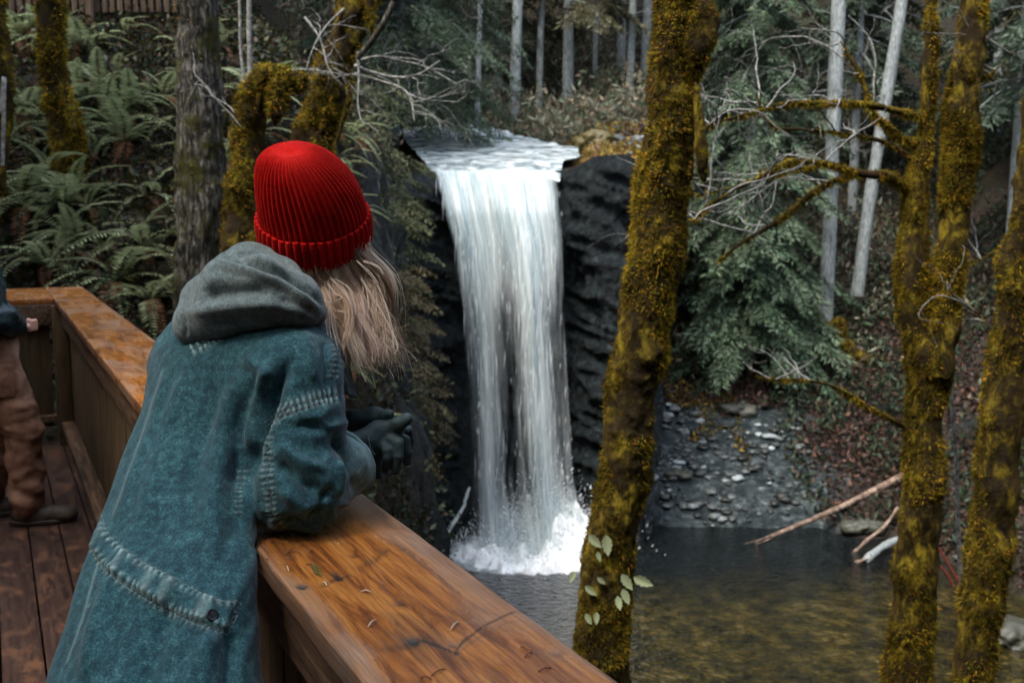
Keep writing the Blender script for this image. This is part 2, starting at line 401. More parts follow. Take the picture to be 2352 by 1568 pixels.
# river sheet above the lip and the fall itself (sheets of broken water, u across, v down)
def watermat(name, thr, su, sv):
    m = M_(name, .35, .4); t = m.n('ShaderNodeCombineXYZ', {'X': m.attr('uu').outputs[2], 'Y': m.attr('vv').outputs[2], 'Z': m.attr('ss').outputs[2]}).outputs[0]
    mp = lambda a, b: m.n('ShaderNodeMapping', {'Vector': t, 'Scale': (a, b, 1)}).outputs[0]
    a = m.noise(mp(su, sv), 1, 5, .6, .55); b = m.noise(mp(su*3.5, sv*2), 1, 4, .6); s = m.math('MULTIPLY_ADD', b, .35, m.math('MULTIPLY', a, .75))
    al = m.math('MULTIPLY', m.math('SUBTRACT', m.math('ADD', s, m.attr('dens').outputs[2]), thr), 1.6)
    al = m.n('ShaderNodeClamp', {0: al}).outputs[0]
    col = m.ramp(s, [(.35, (.30, .42, .45)), (.48, (.52, .63, .65)), (.62, (.82, .88, .88))])
    m.set(Base_Color=col, Normal=m.bump(s, .6, .15))
    tr = m.n('ShaderNodeBsdfTranslucent', {'Color': col}); tp = m.n('ShaderNodeBsdfTransparent')
    x1 = m.n('ShaderNodeMixShader', {0: .35, 1: m.b.outputs[0], 2: tr.outputs[0]}); x2 = m.n('ShaderNodeMixShader', {0: al, 1: tp.outputs[0], 2: x1.outputs[0]})
    m.link(x2.outputs[0], m.o.inputs['Surface']); return m.m
fm = watermat('falling_water', .90, 11, 2.0)
def dens(u, v):
    """u 0..1 across the fall, v 0..1 down: two heavy strands with thin water between"""
    s1 = np.exp(-((u-(.20+.02*v))/.11)**2); s2 = np.exp(-((u-(.66+.05*v))/.12)**2)
    top = sstep(.42, .05, v); body = .30+.28*(s1*(1-.2*v)+s2*1.15)+.44*top*sstep(1.04, .8, u)
    body += .42*sstep(.80, .98, v)*sstep(.1, .5, u)+.1*sstep(.62, .95, v)*sstep(.5, .8, u)
    return body*sstep(0, .06, u)*sstep(1, .95, u)+.08
def fallpt(u, v, off=0.0):
    """point of the falling sheet, from lip (v=0) to pool (v=1)"""
    xl = np.interp(v, [0, .06, .2, .4, .7, 1], [-1.88, -1.72, -1.42, -1.22, -1.06, -1.0]); xr = np.interp(v, [0, .2, .5, .8, 1], [1.12, 1.28, 1.36, 1.5, 1.85])
    x_ = xl+(xr-xl)*u; z_ = 2.74+(ZW-2.74)*v; y_ = 23.62-1.15*np.sqrt(np.clip(v, 0, 1))-off*sstep(0, .12, v)-.22*np.exp(-((u-.62)/.2)**2)*(v > .02)
    return x_, y_, z_
fall = None
for k, off in enumerate((0.0, .16, .3)):
    nu, nv = 110, 170; U, W_ = np.meshgrid(np.linspace(0, 1, nu), np.linspace(0, 1, nv), indexing='ij'); U, W_ = U.ravel(), W_.ravel()
    X, Y, Z = fallpt(U, W_, off); s = np.stack([U*9, W_*2.2, np.full_like(U, k*7.)], 1); Y = Y+fbm(s, 3, k)*.13-.1*np.abs(vnoise(s*[3, 1, 1], 5)); X = X+fbm(s+40, 2, k)*.05
    V = np.stack([X, Y, Z], 1); i, j = np.meshgrid(np.arange(nu-1), np.arange(nv-1), indexing='ij'); a = (i*nv+j).ravel(); F = np.stack([a, a+nv, a+nv+1, a+1], 1)
    D_ = dens(U, W_)-(.0, .06, .1)[k]
    if k == 0: VV, FF, DD, UU, W2, SS = V, F, D_, U, W_, np.zeros_like(U)
    else:
        FF = np.vstack([FF, F+len(VV)]); VV = np.vstack([VV, V]); DD = np.append(DD, D_); UU = np.append(UU, U); W2 = np.append(W2, W_); SS = np.append(SS, np.full_like(U, k*3.))
for k, q in enumerate((.75, 1.05, 1.35, 1.6)):      # veils of spray thrown out round the foot
    nu, nv = 60, 40; U, W_ = np.meshgrid(np.linspace(0, 1, nu), np.linspace(0, 1, nv), indexing='ij'); U, W_ = U.ravel(), W_.ravel(); an = (U-.5)*math.pi*1.15
    hh = (1.3+1.25*sstep(.25, .8, U))*(1.15-.22*k); X = .38+q*1.12*np.sin(an)*(1+.1*W_)*(1.0); Y = 22.75-q*.62*np.cos(an)*(1-.45*W_); Z = ZW-.05+hh*W_; Y = Y+.1*fbm(np.stack([X*2, Z*2, X*0+k], 1), 2, 4)
    V = np.stack([X, Y, Z], 1); i, j = np.meshgrid(np.arange(nu-1), np.arange(nv-1), indexing='ij'); a = (i*nv+j).ravel(); F = np.stack([a, a+nv, a+nv+1, a+1], 1)
    D_ = -.06+.52*(1-W_)**.7*sstep(0, .15, U)*sstep(1, .85, U)+.12*fbm(np.stack([X*1.4, Z*1.4, X*0+k*3], 1), 3, 7); D_ = np.where(W_ > .96, -.6, D_)
    FF = np.vstack([FF, F+len(VV)]); VV = np.vstack([VV, V]); DD = np.append(DD, D_); UU = np.append(UU, U*.35); W2 = np.append(W2, W_*.8); SS = np.append(SS, np.full_like(U, 20+k*3.))
fall = mesh('waterfall', VV, FF, fm, attrs={'dens': DD, 'uu': UU, 'vv': W2, 'ss': SS}); tag(fall, kind='structure')
# loose threads and clots of falling water
m = M_('spray_water', .5, .2); m.set(Base_Color=(.82, .87, .88, 1)); tr = m.n('ShaderNodeBsdfTranslucent', {'Color': (.82, .87, .88, 1)})
mx = m.n('ShaderNodeMixShader', {0: .4, 1: m.b.outputs[0], 2: tr.outputs[0]}); m.link(mx.outputs[0], m.o.inputs['Surface']); spray_m = m.m
u = R.rand(9000); v = R.rand(9000)**.9; keep = R.rand(9000) < np.clip(dens(u, v)*1.5-.5, 0, 1)*.3*(.4+.6*(fbm(np.stack([u*30, v*5, u*0], 1), 2, 3) > -.1)); u, v = u[keep], v[keep]
X, Y, Z = fallpt(u, v, .2); n = len(u); P = np.stack([X+R.randn(n)*.02, Y-R.rand(n)*.3, Z], 1)
D = unit(np.stack([R.randn(n)*.03, -.08+R.randn(n)*.03, -np.ones(n)], 1)); N_ = unit(np.stack([R.randn(n)*.5, -np.ones(n), R.randn(n)*.1], 1))
V, F = leafquads(P, D, N_, .15+R.rand(n)**2*.8, .006+R.rand(n)*.010)
# splash cloud at the foot and drops on the rocks
n = 16000; ang = R.rand(n)*2*math.pi; r = np.abs(R.randn(n))*.62
cx = np.where(R.rand(n) < .62, .75, -.15); P = np.stack([cx+np.cos(ang)*r*1.25+.15, 22.35+np.sin(ang)*r*.95, ZW+np.abs(R.randn(n))*.42*np.exp(-r*.4)+(cx > .5)*np.abs(R.randn(n))*.55*(R.rand(n) < .5)], 1)
D2 = unit(np.stack([np.cos(ang)*.5+R.randn(n)*.3, np.sin(ang)*.5, .6+R.rand(n)], 1))
V2, F2 = leafquads(P, D2, unit(R.randn(n, 3)), .03+R.rand(n)**2*.10, .015+R.rand(n)*.03)
a, b, _ = cat_meshes([(V, F), (V2, F2)])
tag(mesh('splash_and_spray', a, b, spray_m, smooth=False), label='white threads of falling water and splash at the foot of the waterfall', cat='water spray', kind='stuff')
# low foam mound where the fall lands
U, W_ = np.meshgrid(np.linspace(-1, 1, 110), np.linspace(-1, 1, 90), indexing='ij'); U, W_ = U.ravel(), W_.ravel(); rr_ = np.hypot(U, W_)
X = .50+U*1.95; Y = 22.35+W_*1.3; Pn = np.stack([X, Y, X*0], 1)
Z = ZW-.10+(.62+.75*sstep(-.1, .6, U))*np.clip(1-rr_**2.2, -.2, 1)*(.75+.55*fbm(Pn*1.6, 3, 8)+.25*np.abs(vnoise(Pn*4, 6)))+.14*fbm(Pn*5, 3, 2)
a = (np.arange(109)[:, None]*90+np.arange(89)[None]).ravel()
m = M_('foam', .6, .2); nn = m.noise(m.obj(), 9, 5, .7); m.set(Base_Color=m.ramp(nn, [(.3, (.68, .74, .75)), (.55, (.92, .94, .94))]), Normal=m.bump(nn, .7, .1))
tag(mesh('foam', np.stack([X, Y, Z], 1), np.stack([a, a+90, a+91, a+1], 1), m.m), kind='structure')
# side trickle left of the fall
tp = catmull([at(1078, 1120, 22.6), at(1058, 1175, 22.5), at(1026, 1225, 22.4), at(1020, 1262, 22.4), at(1050, 1290, 22.3)], 8)
V, F = tube(tp, np.linspace(.03, .07, len(tp)), 6); tag(mesh('side_trickle', V+fbm(V*6, 2, 3)[:, None]*.04, F, spray_m), kind='structure')
# river above the lip
U, W_ = np.meshgrid(np.linspace(0, 1, 60), np.linspace(0, 1, 70), indexing='ij'); U, W_ = U.ravel(), W_.ravel(); Y = 23.72+W_*8.5
xl = np.interp(Y, [23.7, 25, 27, 32.3], [-1.9, -2.25, -2.7, -3.75]); xr = np.interp(Y, [23.7, 24.5, 25.2, 27, 32.3], [1.12, 1.25, 1.7, 1.75, -1.2]); X = xl+(xr-xl)*U
Z = 2.86+.2*(Y-23.75)+.05*fbm(np.stack([X*1.2, Y*2.5, X*0], 1), 3, 6); Z = Z-.30*np.clip((24.3-Y)/.6, 0, 1)**2; lipx = np.clip((24.6-Y)/.9, 0, 1); Z = Z-lipx*(.10*sstep(.86, 1.0, U)+.12*sstep(.14, 0, U))
a = (np.arange(59)[:, None]*70+np.arange(69)[None]).ravel()
m = M_('river_water', .2, .5); nn = m.noise(m.obj((1, 2.4, 1)), 1.5, 6, .7, .8)
m.set(Base_Color=m.ramp(nn, [(.36, (.06, .09, .10)), (.47, (.22, .27, .28)), (.56, (.5, .56, .57)), (.7, (.8, .84, .84))]), Normal=m.bump(nn, .6, .15))
tag(mesh('river', np.stack([X, Y, Z], 1), np.stack([a, a+70, a+71, a+1], 1), m.m), kind='structure')

# ---------------------------------------------------------------- stones of the shallows
def ico(sub=1):
    import bmesh
    bm = bmesh.new(); bmesh.ops.create_icosphere(bm, subdivisions=sub, radius=1.0); V = np.array([v.co[:] for v in bm.verts]); F = np.array([[v.index for v in f.verts] for f in bm.faces]); bm.free(); return V, F
iV, iF = ico(2)
def stones(P, S, cols, seed, name, mat_, **kw):
    n = len(P); k = len(iV); rs = np.random.RandomState(seed); a = rs.rand(n)*6.28
    ca, sa = np.cos(a)[:, None], np.sin(a)[:, None]; sc = np.stack([.8+rs.rand(n)*.6, .8+rs.rand(n)*.5, .35+rs.rand(n)*.3], 1)*S[:, None]
    B = iV[None]*sc[:, None]; B = np.stack([B[..., 0]*ca-B[..., 1]*sa, B[..., 0]*sa+B[..., 1]*ca, B[..., 2]], -1)+P[:, None]
    B = B.reshape(-1, 3); B += (fbm(B*8/np.maximum(S.mean(), .05)*.1, 2, 3)*S.mean()*.5)[:, None]
    F = (iF[None]+(np.arange(n)*k)[:, None, None]).reshape(-1, 3); return mesh(name, B, F, mat_, cols=np.repeat(cols, k, 0), **kw)
m = M_('stone', .45, .4); n2 = m.noise(m.obj(), 22, 5, .7); m.set(Base_Color=m.mix(m.math('MULTIPLY', n2, .7), m.attr('Col').outputs[0], (.03, .035, .03)), Normal=m.bump(n2, .5, .02)); stone_m = m.m
n = 900; X = 2.9+R.rand(n)*5.2; Y = 24.5+R.rand(n)*3.9; k = (X < 7.3+1.3*vnoise(np.stack([Y*.9, Y*0, Y*0], 1), 3)+.5) & (fbm(np.stack([X*1.1, Y*1.1, X*0], 1), 3, 12) > -.35); X, Y = X[k], Y[k]; n = len(X); P = np.stack([X, Y, height(X, Y)+.03], 1); g = R.rand(n, 1)
cols = np.array([.26, .30, .31])*(.08+g**2.2*1.3)*(.35+.9*sstep(-.35, .3, fbm(np.stack([X*.8, Y*1.6, X*0], 1), 3, 15)))[:, None]
tag(stones(P, .02+R.rand(n)**4*.16, cols, 3, 'gravel', stone_m), label='pale wet stones of the shallows beside the fall', cat='gravel', kind='stuff')
# boulders one can tell apart, at the waterline right of the moss tree
for (px, py, Y, s, lab) in [(1990, 1180, 23.9, .35, 'dark wet boulder under the broken logs'), (1560, 1080, 26.0, .25, 'grey boulder in the shallows right of the central mossy trunk'),
                            (1700, 945, 28.2, .5, 'dark ledge of rock above the gravel shallows'), (1365, 275, 27.5, .55, 'mossy boulder on the bank above the fall'), (2330, 1350, 17.6, .55, 'dark wet boulder at the right edge of the pool')]:
    c0 = at(px, py, Y); c0[2] = max(hz(c0[0], c0[1]), ZW)+s*.15
    V, F = ico(4); V = V*np.array([1.3, .9, .62])*s; V = V*(1+.45*fbm(V/s*1.1+s*9, 4, 5)[:, None]-.2*np.abs(vnoise(V/s*2.2, 3))[:, None])
    tag(mesh('boulder', V+c0, F, stone_m, cols=np.tile([[.05, .05, .035] if not lab.startswith('mossy') else [.12, .09, .02]], (len(V), 1))), lab, 'boulder')

# ---------------------------------------------------------------- vegetation kit
leaf_m = leafmat('leaf'); needle_m = leafmat('needles', .55, .3); fern_m = leafmat('fern_frond', .45, .35)
m = M_('bark_grey', .9, .2); v1 = m.noise(m.obj((6, 6, 1)), 5, 6, .7, .4); m.set(Base_Color=m.ramp(v1, [(.3, (.04, .046, .046)), (.5, (.19, .215, .215)), (.66, (.36, .39, .39))]), Normal=m.bump(v1, .8, .03)); bark_grey = m.m
m = M_('bark_dark', .9, .2); v1 = m.noise(m.obj((5, 5, 1)), 6, 6, .7, .5); v2 = m.noise(m.obj(), 3, 5, .7)
m.set(Base_Color=m.mix(m.ramp(v2, [(.5, (0, 0, 0)), (.62, (1, 1, 1))]), m.ramp(v1, [(.38, (.008, .007, .006)), (.50, (.04, .038, .032)), (.62, (.18, .175, .155))]), (.05, .05, .012)), Normal=m.bump(v1, .9, .04)); bark_dark = m.m
m = M_('bark_moss', .95, .1); v1 = m.noise(m.obj((1, 1, .6)), 9, 7, .75, .4); v2 = m.noise(m.obj(), 40, 4, .7); v3 = m.noise(m.obj(), 3.2, 3, .6)
mo = m.ramp(v1, [(.36, (.006, .004, .002)), (.46, (.018, .013, .003)), (.53, (.07, .050, .006)), (.60, (.18, .14, .013)), (.72, (.32, .22, .025))])
m.set(Base_Color=m.mix(m.ramp(v3, [(.40, (.95, .95, .95)), (.52, (0, 0, 0))]), mo, m.mix(v2, (.008, .006, .004), (.040, .028, .014))), Normal=m.bump(m.math('ADD', v1, m.math('MULTIPLY', v2, .4)), 1.0, .035), Sheen_Weight=.10, Sheen_Roughness=.25, Sheen_Tint=(1.0, .62, .14, 1)); bark_moss = m.m
m = M_('twig_pale', .8, .2); v1 = m.noise(m.obj(), 30, 3); m.set(Base_Color=m.ramp(v1, [(.35, (.10, .10, .095)), (.65, (.30, .31, .30))])); twig_m = m.m
moss_m = leafmat('moss_fuzz', .8, .6, .1)
def mosscol(n, rs, P=None):
    g = rs.rand(n, 1); q = rs.rand(n, 1); c = np.where(q < .55, [[.26, .20, .016]], np.where(q < .8, [[.36, .19, .022]], [[.12, .13, .015]]))*(.32+g**1.5*1.6)
    if P is not None: c = c*(.45+.75*sstep(-.5, .5, fbm(P*5, 3, 7)))[:, None]
    return c

def grounded(P, r):
    """carry a trunk given top-last down into the soil"""
    b = np.array(P[0], float); g = hz(b[0], b[1])-.35
    return ([np.array([b[0], b[1], g])]+list(P), [r[0]*1.25]+list(r)) if g < b[2]-.2 else (list(P), list(r))
def mossy_limb(name, pts, radii, parent, sides=28, fuzz=6000, fl=.018, seed=1, lump=.16, n=10, hang=0.3, mat_=None, rough=1.0):
    """a moss-wrapped trunk or limb, with its fur of moss as a child"""
    rs = np.random.RandomState(seed); P = catmull(pts, n); t = np.linspace(0, len(pts)-1, len(P)); r = np.interp(t, np.arange(len(pts)), radii)
    V, F = tube(P, r, sides); N_ = vnormals(V, F); rm = float(np.mean(radii))
    V = V+N_*((fbm(V*[1, 1, .7]*(1.5/(rm+.1)), 4, seed)*lump*rm*1.4+np.abs(fbm(V*(5/(rm+.12)), 3, seed+3))*lump*rm*rough))[:, None]
    o = mesh(name, V, F, mat_ or bark_moss, parent)
    if fuzz >= 30:
        B, Nn = sample_surface(V, F, fuzz, rs); keep = (fbm(B*3.2, 3, seed+5) > -.32+rs.rand(len(B))*.3); keep[:20] = True; B, Nn = B[keep], Nn[keep]
        nn = len(B); D = unit(Nn+rs.randn(nn, 3)*.55+np.array([0, 0, -hang])); L = fl*(.4+rs.rand(nn)**1.6*1.6)
        BV, BF = blades(B-Nn*.003, D, L, L*.24, rs); mesh('moss', BV, BF, moss_m, o if False else parent, smooth=False, cols=np.repeat(mosscol(nn, rs, B), 3, 0))
    return o, P
def twigs(start, d, L, r, rs, depth=2, gnarl=.25, droop=0.0, out=None, sides=5):
    """branching bare twig"""
    if out is None: out = []
    n = 9; P = [np.array(start, float)]; d = unit(d)
    for k in range(n):
        d = unit(d+rs.randn(3)*gnarl*.45+np.array([0, 0, -droop*.1])); P.append(P[-1]+d*L/n)
        if depth and k > 1 and rs.rand() < .5: twigs(P[-1], unit(d+rs.randn(3)*.8), L*(.3+.3*rs.rand()), r*.5*(1-k/(n+2)), rs, depth-1, gnarl*1.2, droop, out, max(4, sides-1))
    out.append(tube(catmull(P, 3), np.linspace(r, r*.25, 3*n+1), sides)); return out

def spray(base, d, up, L, rs, lw=.05, dens_=1.0, droop=.4, col=(.05, .09, .06)):
    """flat drooping conifer spray: side twigs set with small scale leaves, arrays of leaf quads"""
    n = max(4, int(L/.09*dens_)); t = (np.arange(n)+.5)/n; d = unit(d); side = unit(np.cross(d, up))
    ax = base+d*L*t[:, None]+np.array([0, 0, -1.])*(droop*L*t**2)[:, None]
    P, D = [], []
    for s in (-1, 1):
        tl = L*.42*(1-t*.75)*(.7+.6*rs.rand(n)); m_ = 5
        for k in range(m_):
            q = (k+rs.rand(n))/m_; dd = unit(side*s*.85+d*.6+rs.randn(n, 3)*.1+np.array([0, 0, -.35]))
            P.append(ax+dd*(tl*q)[:, None]); D.append(unit(dd+rs.randn(n, 3)*.35))
    P = np.vstack(P); D = np.vstack(D); k = len(P); N_ = unit(np.array(up)+rs.randn(k, 3)*.35)
    V, F = leafquads(P, D, N_, lw*(.8+rs.rand(k)*.9), lw*.29); c = np.array(col)*(.55+rs.rand()*.7)*(.6+rs.rand(k, 1)*.8)*(1+(rs.rand(k, 3)-.5)*.25)
    return V, F, np.repeat(c, 4, 0)
def conifer(h, r, seed, nb=60, lw=.07, droop=.45, lean=(0, 0), z0=.1, col=(.05, .085, .06), sp=5, trunk_r=None, power=1.0, taper=.8):
    """returns trunk (V,F) and crown (V,F,col) around the origin"""
    rs = np.random.RandomState(seed); tr = trunk_r or h*.018; ns = 8
    tp_ = [np.array([lean[0]*t+rs.randn()*.02*h*.3*t, lean[1]*t, h*t]) for t in np.linspace(0, 1, ns)]; tp_ = catmull(tp_, 3)
    T = [tube(tp_, np.linspace(tr, tr*.15, len(tp_)), 10)]; Cn = []
    for i in range(nb):
        f = z0+(1-z0)*((i+rs.rand())/nb)**power; c0 = np.array([lean[0]*f, lean[1]*f, h*f]); a = i*2.4+rs.rand()*1.2
        L = r*(1-f*taper)*(.55+.6*rs.rand())+.15; d = unit([math.cos(a), math.sin(a), .12-.3*rs.rand()]); P = [c0+d*L*t+np.array([0, 0, -droop*L*t*t]) for t in np.linspace(0, 1, 6)]
        T.append(tube(P, np.linspace(tr*.22*(1-f*.6)+.006, .004, 6), 4))
        for k in range(sp):
            t = .25+.75*(k+rs.rand()*.6)/sp; p = c0+d*L*t+np.array([0, 0, -droop*L*t*t]); sgn = rs.choice([-1, 1]); sd_ = np.array([-math.sin(a), math.cos(a), 0])*sgn
            dd = unit(d*(.6+t*.8)+sd_*(.9-t*.5)+np.array([0, 0, -.25-droop*.4])); Cn.append(spray(p, dd, (rs.randn()*.2, rs.randn()*.2, 1), L*.42*(1.1-.4*t)+.12, rs, lw, 1.0, .35, col))
    return cat_meshes([(v, tris(f)) for v, f in T])[:2], cat_meshes(Cn)
def plant_conifer(loc, h, r, seed, label, cat='tree', group=None, bark=None, name='conifer', rot=0.0, **kw):
    (tv, tf), (cv, cf, cc) = conifer(h, r, seed, **kw); e = empty(name, loc, label, cat, group)
    mesh('trunk', tv+np.array(loc), tf, bark or bark_grey, e); mesh('crown', cv+np.array(loc), cf, needle_m, e, smooth=False, cols=cc); return e
def copy_tree(o, parent=None):
    c_ = o.copy(); C.objects.link(c_); c_.parent = parent
    for ch in o.children: copy_tree(ch, c_)
    return c_
# ---------------------------------------------------------------- conifers
def g3(px, Y, dz=0.0):
    p = at(px, 500, Y); return (float(p[0]), float(p[1]), hz(p[0], p[1])+dz)
plant_conifer(g3(1722, 30.5, -.3), 15.5, 2.9, 21, 'tall feathery cedar rising between the central mossy trunk and the straight grey trunk', name='cedar_tree', nb=130, lw=.17, droop=.6, col=(.115, .165, .105), sp=7, trunk_r=.22, taper=.65, z0=.05)
plant_conifer(g3(1735, 29.6, .3), 4.6, 2.3, 22, 'dark bushy cedar hanging low over the shallows', name='cedar_tree', nb=85, lw=.15, droop=.7, col=(.075, .12, .075), sp=7, trunk_r=.1, taper=.45, z0=.08)
plant_conifer(g3(1600, 33, -.3), 13, 2.3, 23, 'pale grey-green cedar half hidden behind the central mossy trunk', name='cedar_tree', nb=90, lw=.13, droop=.55, col=(.15, .19, .135), sp=6, trunk_r=.16, z0=.1)
plant_conifer(g3(905, 27.5, -.2), 9.5, 3.3, 24, 'green hemlock leaning over the river above the fall', name='hemlock_tree', nb=120, lw=.12, droop=.5, col=(.09, .125, .075), sp=7, trunk_r=.16, taper=.6, z0=.12, lean=(.8, -.5))
plant_conifer(g3(1000, 33.5, -.2), 10, 2.6, 25, 'pale hemlock on the left bank above the river', name='hemlock_tree', nb=90, lw=.13, droop=.45, col=(.16, .18, .125), sp=6, trunk_r=.13)
# saplings clinging to the left wall of the gorge
for k, (px, py, Y, h, r, lean, lab) in enumerate([
    (880, 560, 19.5, 2.8, 1.15, (1.1, -.4), 'small hemlock on the gorge wall just behind the hair'), (930, 800, 20.2, 2.6, 1.05, (.9, -.4), 'small hemlock low on the gorge wall above the gloved hands'),
    (915, 440, 22, 2.6, 1.1, (.9, -.4), 'small hemlock beside the top left corner of the fall'), (975, 940, 21.0, 2.2, .9, (.8, -.3), 'lowest hemlock sapling left of the falling water'),
    (860, 300, 20, 3.2, 1.2, (.7, -.3), 'slim dark hemlock above the red beanie'), (905, 690, 18.0, 2.2, 1.0, (.9, -.3), 'bushy hemlock sapling beside the hair tips')]):
    p = at(px-60, py+90, Y); plant_conifer(tuple(p-[.2, 0, h*.35]), h, r, 40+k, lab, name='hemlock_sapling', nb=44, lw=.075, droop=.35, col=(.10+.04*(k % 2), .115, .055), sp=5, trunk_r=.03, lean=lean, taper=.55, z0=.1, bark=bark_dark)
# forest behind: three kinds, copied over the slope
far = [plant_conifer((0, 45, 0), 17, 3.2, 60+k, 'x', group='conifers of the far slope', name='conifer', nb=70, lw=.2, droop=.4, col=cc, sp=5, trunk_r=.2, z0=.12+.1*k, bark=bark_grey) for k, cc in enumerate([(.08, .10, .06), (.12, .115, .065), (.065, .095, .065)])]
spots = [(-21, 30), (-17, 24), (-14, 33), (-12, 22.5), (-10.5, 29), (-9, 36), (-7.6, 24.5), (-6, 41), (-3.2, 38), (-.6, 43), (2.2, 40), (4.8, 45), (7.5, 38), (10.2, 43), (12.2, 36), (14.6, 40), (17.5, 35), (19.5, 42), (22, 33), (-12, 42), (9, 50), (0, 52), (-7, 50), (16, 50), (24, 44), (-18, 40), (14.5, 29), (18, 27), (-14.5, 18.5), (-10.6, 17.3), (-8.0, 19.4), (27, 37)]
for k, (x, y) in enumerate(spots):
    o = far[k] if k < 3 else copy_tree(far[k % 3]); o.location = (x, y, hz(x, y)-.3); o.rotation_euler[2] = k*1.7; s = .85+.35*rnd.random(); o.scale = (s, s, s*(.95+.2*rnd.random()))
    o['label'] = 'dark conifer standing in the shade on the far forested slope'
for k, (x, y, h, r) in enumerate([(-7.5, 1.5, 15, 4.2), (4.2, -2.6, 17, 4.5), (-2.6, -4.6, 17, 4.5), (-9.5, 6.5, 15, 4), (8.5, 2.5, 16, 4.3)]):  # conifers out of view, added to shade the platform
    plant_conifer((x, y, hz(x, y)-.2), h, r, 300+k, 'unseen conifer added to shade the platform, number of storeys above the railing'.replace(', number of storeys above the railing', ['on its left', 'behind its outer rail', 'from behind', 'beyond its left end', 'from the gorge bank on the right'][k].join([' ', ''])), name='added_conifer', nb=80, lw=.22, droop=.35, z0=.42, sp=6, trunk_r=.25, taper=.6, bark=bark_dark)
# straight bare trunks one can tell apart
def pole(name, pts, w0, w1, label, seed, mat_=None, cat='tree', group=None, n=6, twig=0, sides=14):
    P = [at(*p) for p in pts]; e = empty(name, tuple(P[0]), label, cat, group); rs = np.random.RandomState(seed)
    c_ = catmull(P, n); V, F = tube(c_, np.linspace(w0, w1, len(c_)), sides); N_ = vnormals(V, F); V = V+N_*(fbm(V*[6, 6, 1.2], 3, seed)*w0*.12)[:, None]
    mesh('trunk', V, F, mat_ or bark_grey, e)
    out = []
    for k in range(twig):
        i = rs.randint(len(c_)//3, len(c_)); twigs(c_[i], [rs.randn(), rs.randn()*.5, .1], .5+rs.rand()*1.1, .018, rs, 1, .3, .5, out)
    if out: v, f, _ = cat_meshes([(a, tris(b)) for a, b in out]); mesh('twigs', v, f, twig_m, e)
    return e
pole('bare_tree', [(1893, 790, 30), (1905, 520, 30), (1915, 250, 30), (1927, 0, 30), (1933, -200, 30)], .225, .195, 'straight pale grey trunk right of the cedar', 1, twig=14)
pole('bare_tree', [(1968, 680, 31), (1995, 480, 31), (2030, 260, 31), (2072, 0, 31), (2100, -180, 31)], .20, .165, 'leaning pale grey trunk beside the straight one', 2, twig=10)
fp = [(1187, 255, 37, .2, 'pale grey trunk rising behind the river above the fall'), (1243, 230, 40, .14, 'thin brown trunk behind the river'), (1307, 220, 42, .15, 'bluish trunk right of the pale one above the fall'), (1452, 235, 40, .16, 'thin bluish trunk just left of the central mossy tree'), (1101, 290, 32, .09, 'short thin trunk at the left bank of the river'),
      (1487, 160, 43, .22, 'broad bluish trunk touching the top of the central mossy tree'), (1370, 190, 45, .13, 'distant thin trunk in the gap above the fall'), (2296, 260, 34, .16, 'pale trunk behind the far right mossy trees'), (2205, 300, 38, .1, 'thin pale trunk between the right mossy stems'), (1995, 150, 40, .13, 'distant trunk between the two pale grey ones'), (1135, 180, 44, .12, 'dim thin trunk left of the pale one'), (780, 60, 24, .07, 'thin grey sapling at the left bank'), (1690, 120, 42, .13, 'dim trunk behind the cedar top'), (2150, 180, 44, .14, 'dim trunk behind the forked mossy tree')]
for k, (px, py, Y, r, lab) in enumerate(fp):
    pole('bare_tree', [(px-6, py+45, Y), (px-2, py*.5, Y), (px+4, -60, Y), (px+8, -260, Y)], r, r*.8, lab, 10+k, twig=5, sides=10)
# undergrowth of the far slope, left slope and right bank: nobody could count it
def scatter(name, n, region, cols, size, up=.5, seed=5, label='', lift=.5, cat='undergrowth', aspect=.5):
    rs = np.random.RandomState(seed); x = region[0]+rs.rand(n)*(region[1]-region[0]); y = region[2]+rs.rand(n)*(region[3]-region[2]); z = height(x, y)
    k = (z > ZW+.15) & (fbm(np.stack([x*.7, y*.7, x*0], 1), 3, seed) > {'leaf litter': -9, 'undergrowth': -.25}.get(cat, -.25)-(.5 if name == 'ground_cover' else 0)) & ~((cat == 'leaf litter') & (x < 8.0) & (y < 28.4)) & ~((y > 22.5) & (y < 33) & (x > np.interp(y, [23, 32.3], [-1.95, -3.8])) & (x < np.interp(y, [23, 27, 32.3], [1.9, 1.9, -1.1]))); x, y, z = x[k], y[k], z[k]; m_ = len(x)
    cl = fbm(np.stack([x*1.3, y*1.3, z*1.3], 1), 2, seed+1); P = np.stack([x, y, z+rs.rand(m_)**1.5*lift*(.6+np.clip(cl, -.4, 1))], 1)
    D = unit(rs.randn(m_, 3)+np.array([0, -.3, up])); c_ = np.array(cols)[rs.randint(0, len(cols), m_)]*(.4+rs.rand(m_, 1)*.9)
    s = size*(.5+rs.rand(m_)); V, F = leafquads(P, D, unit(rs.randn(m_, 3)+[0, -.4, 1]), s, s*aspect)
    return tag(mesh(name, V, F, leaf_m, smooth=False, cols=np.repeat(c_, 4, 0)), label, cat, kind='stuff')
scatter('undergrowth', 60000, (-12, 14, 29, 48), [(.12, .15, .09), (.19, .19, .13), (.16, .12, .08), (.22, .17, .11), (.07, .11, .06), (.24, .25, .19)], .26, .6, 5, 'tangle of grey-green brush on the slope behind the fall', 1.3, aspect=.3)
scatter('ground_cover', 190000, (-17, -.3, 7.4, 23), [(.012, .028, .012), (.025, .036, .012), (.06, .052, .012), (.03, .017, .010), (.045, .024, .013), (.015, .03, .018)], .085, .5, 6, 'dark leaves, moss and dead fronds covering the steep left slope', .3)
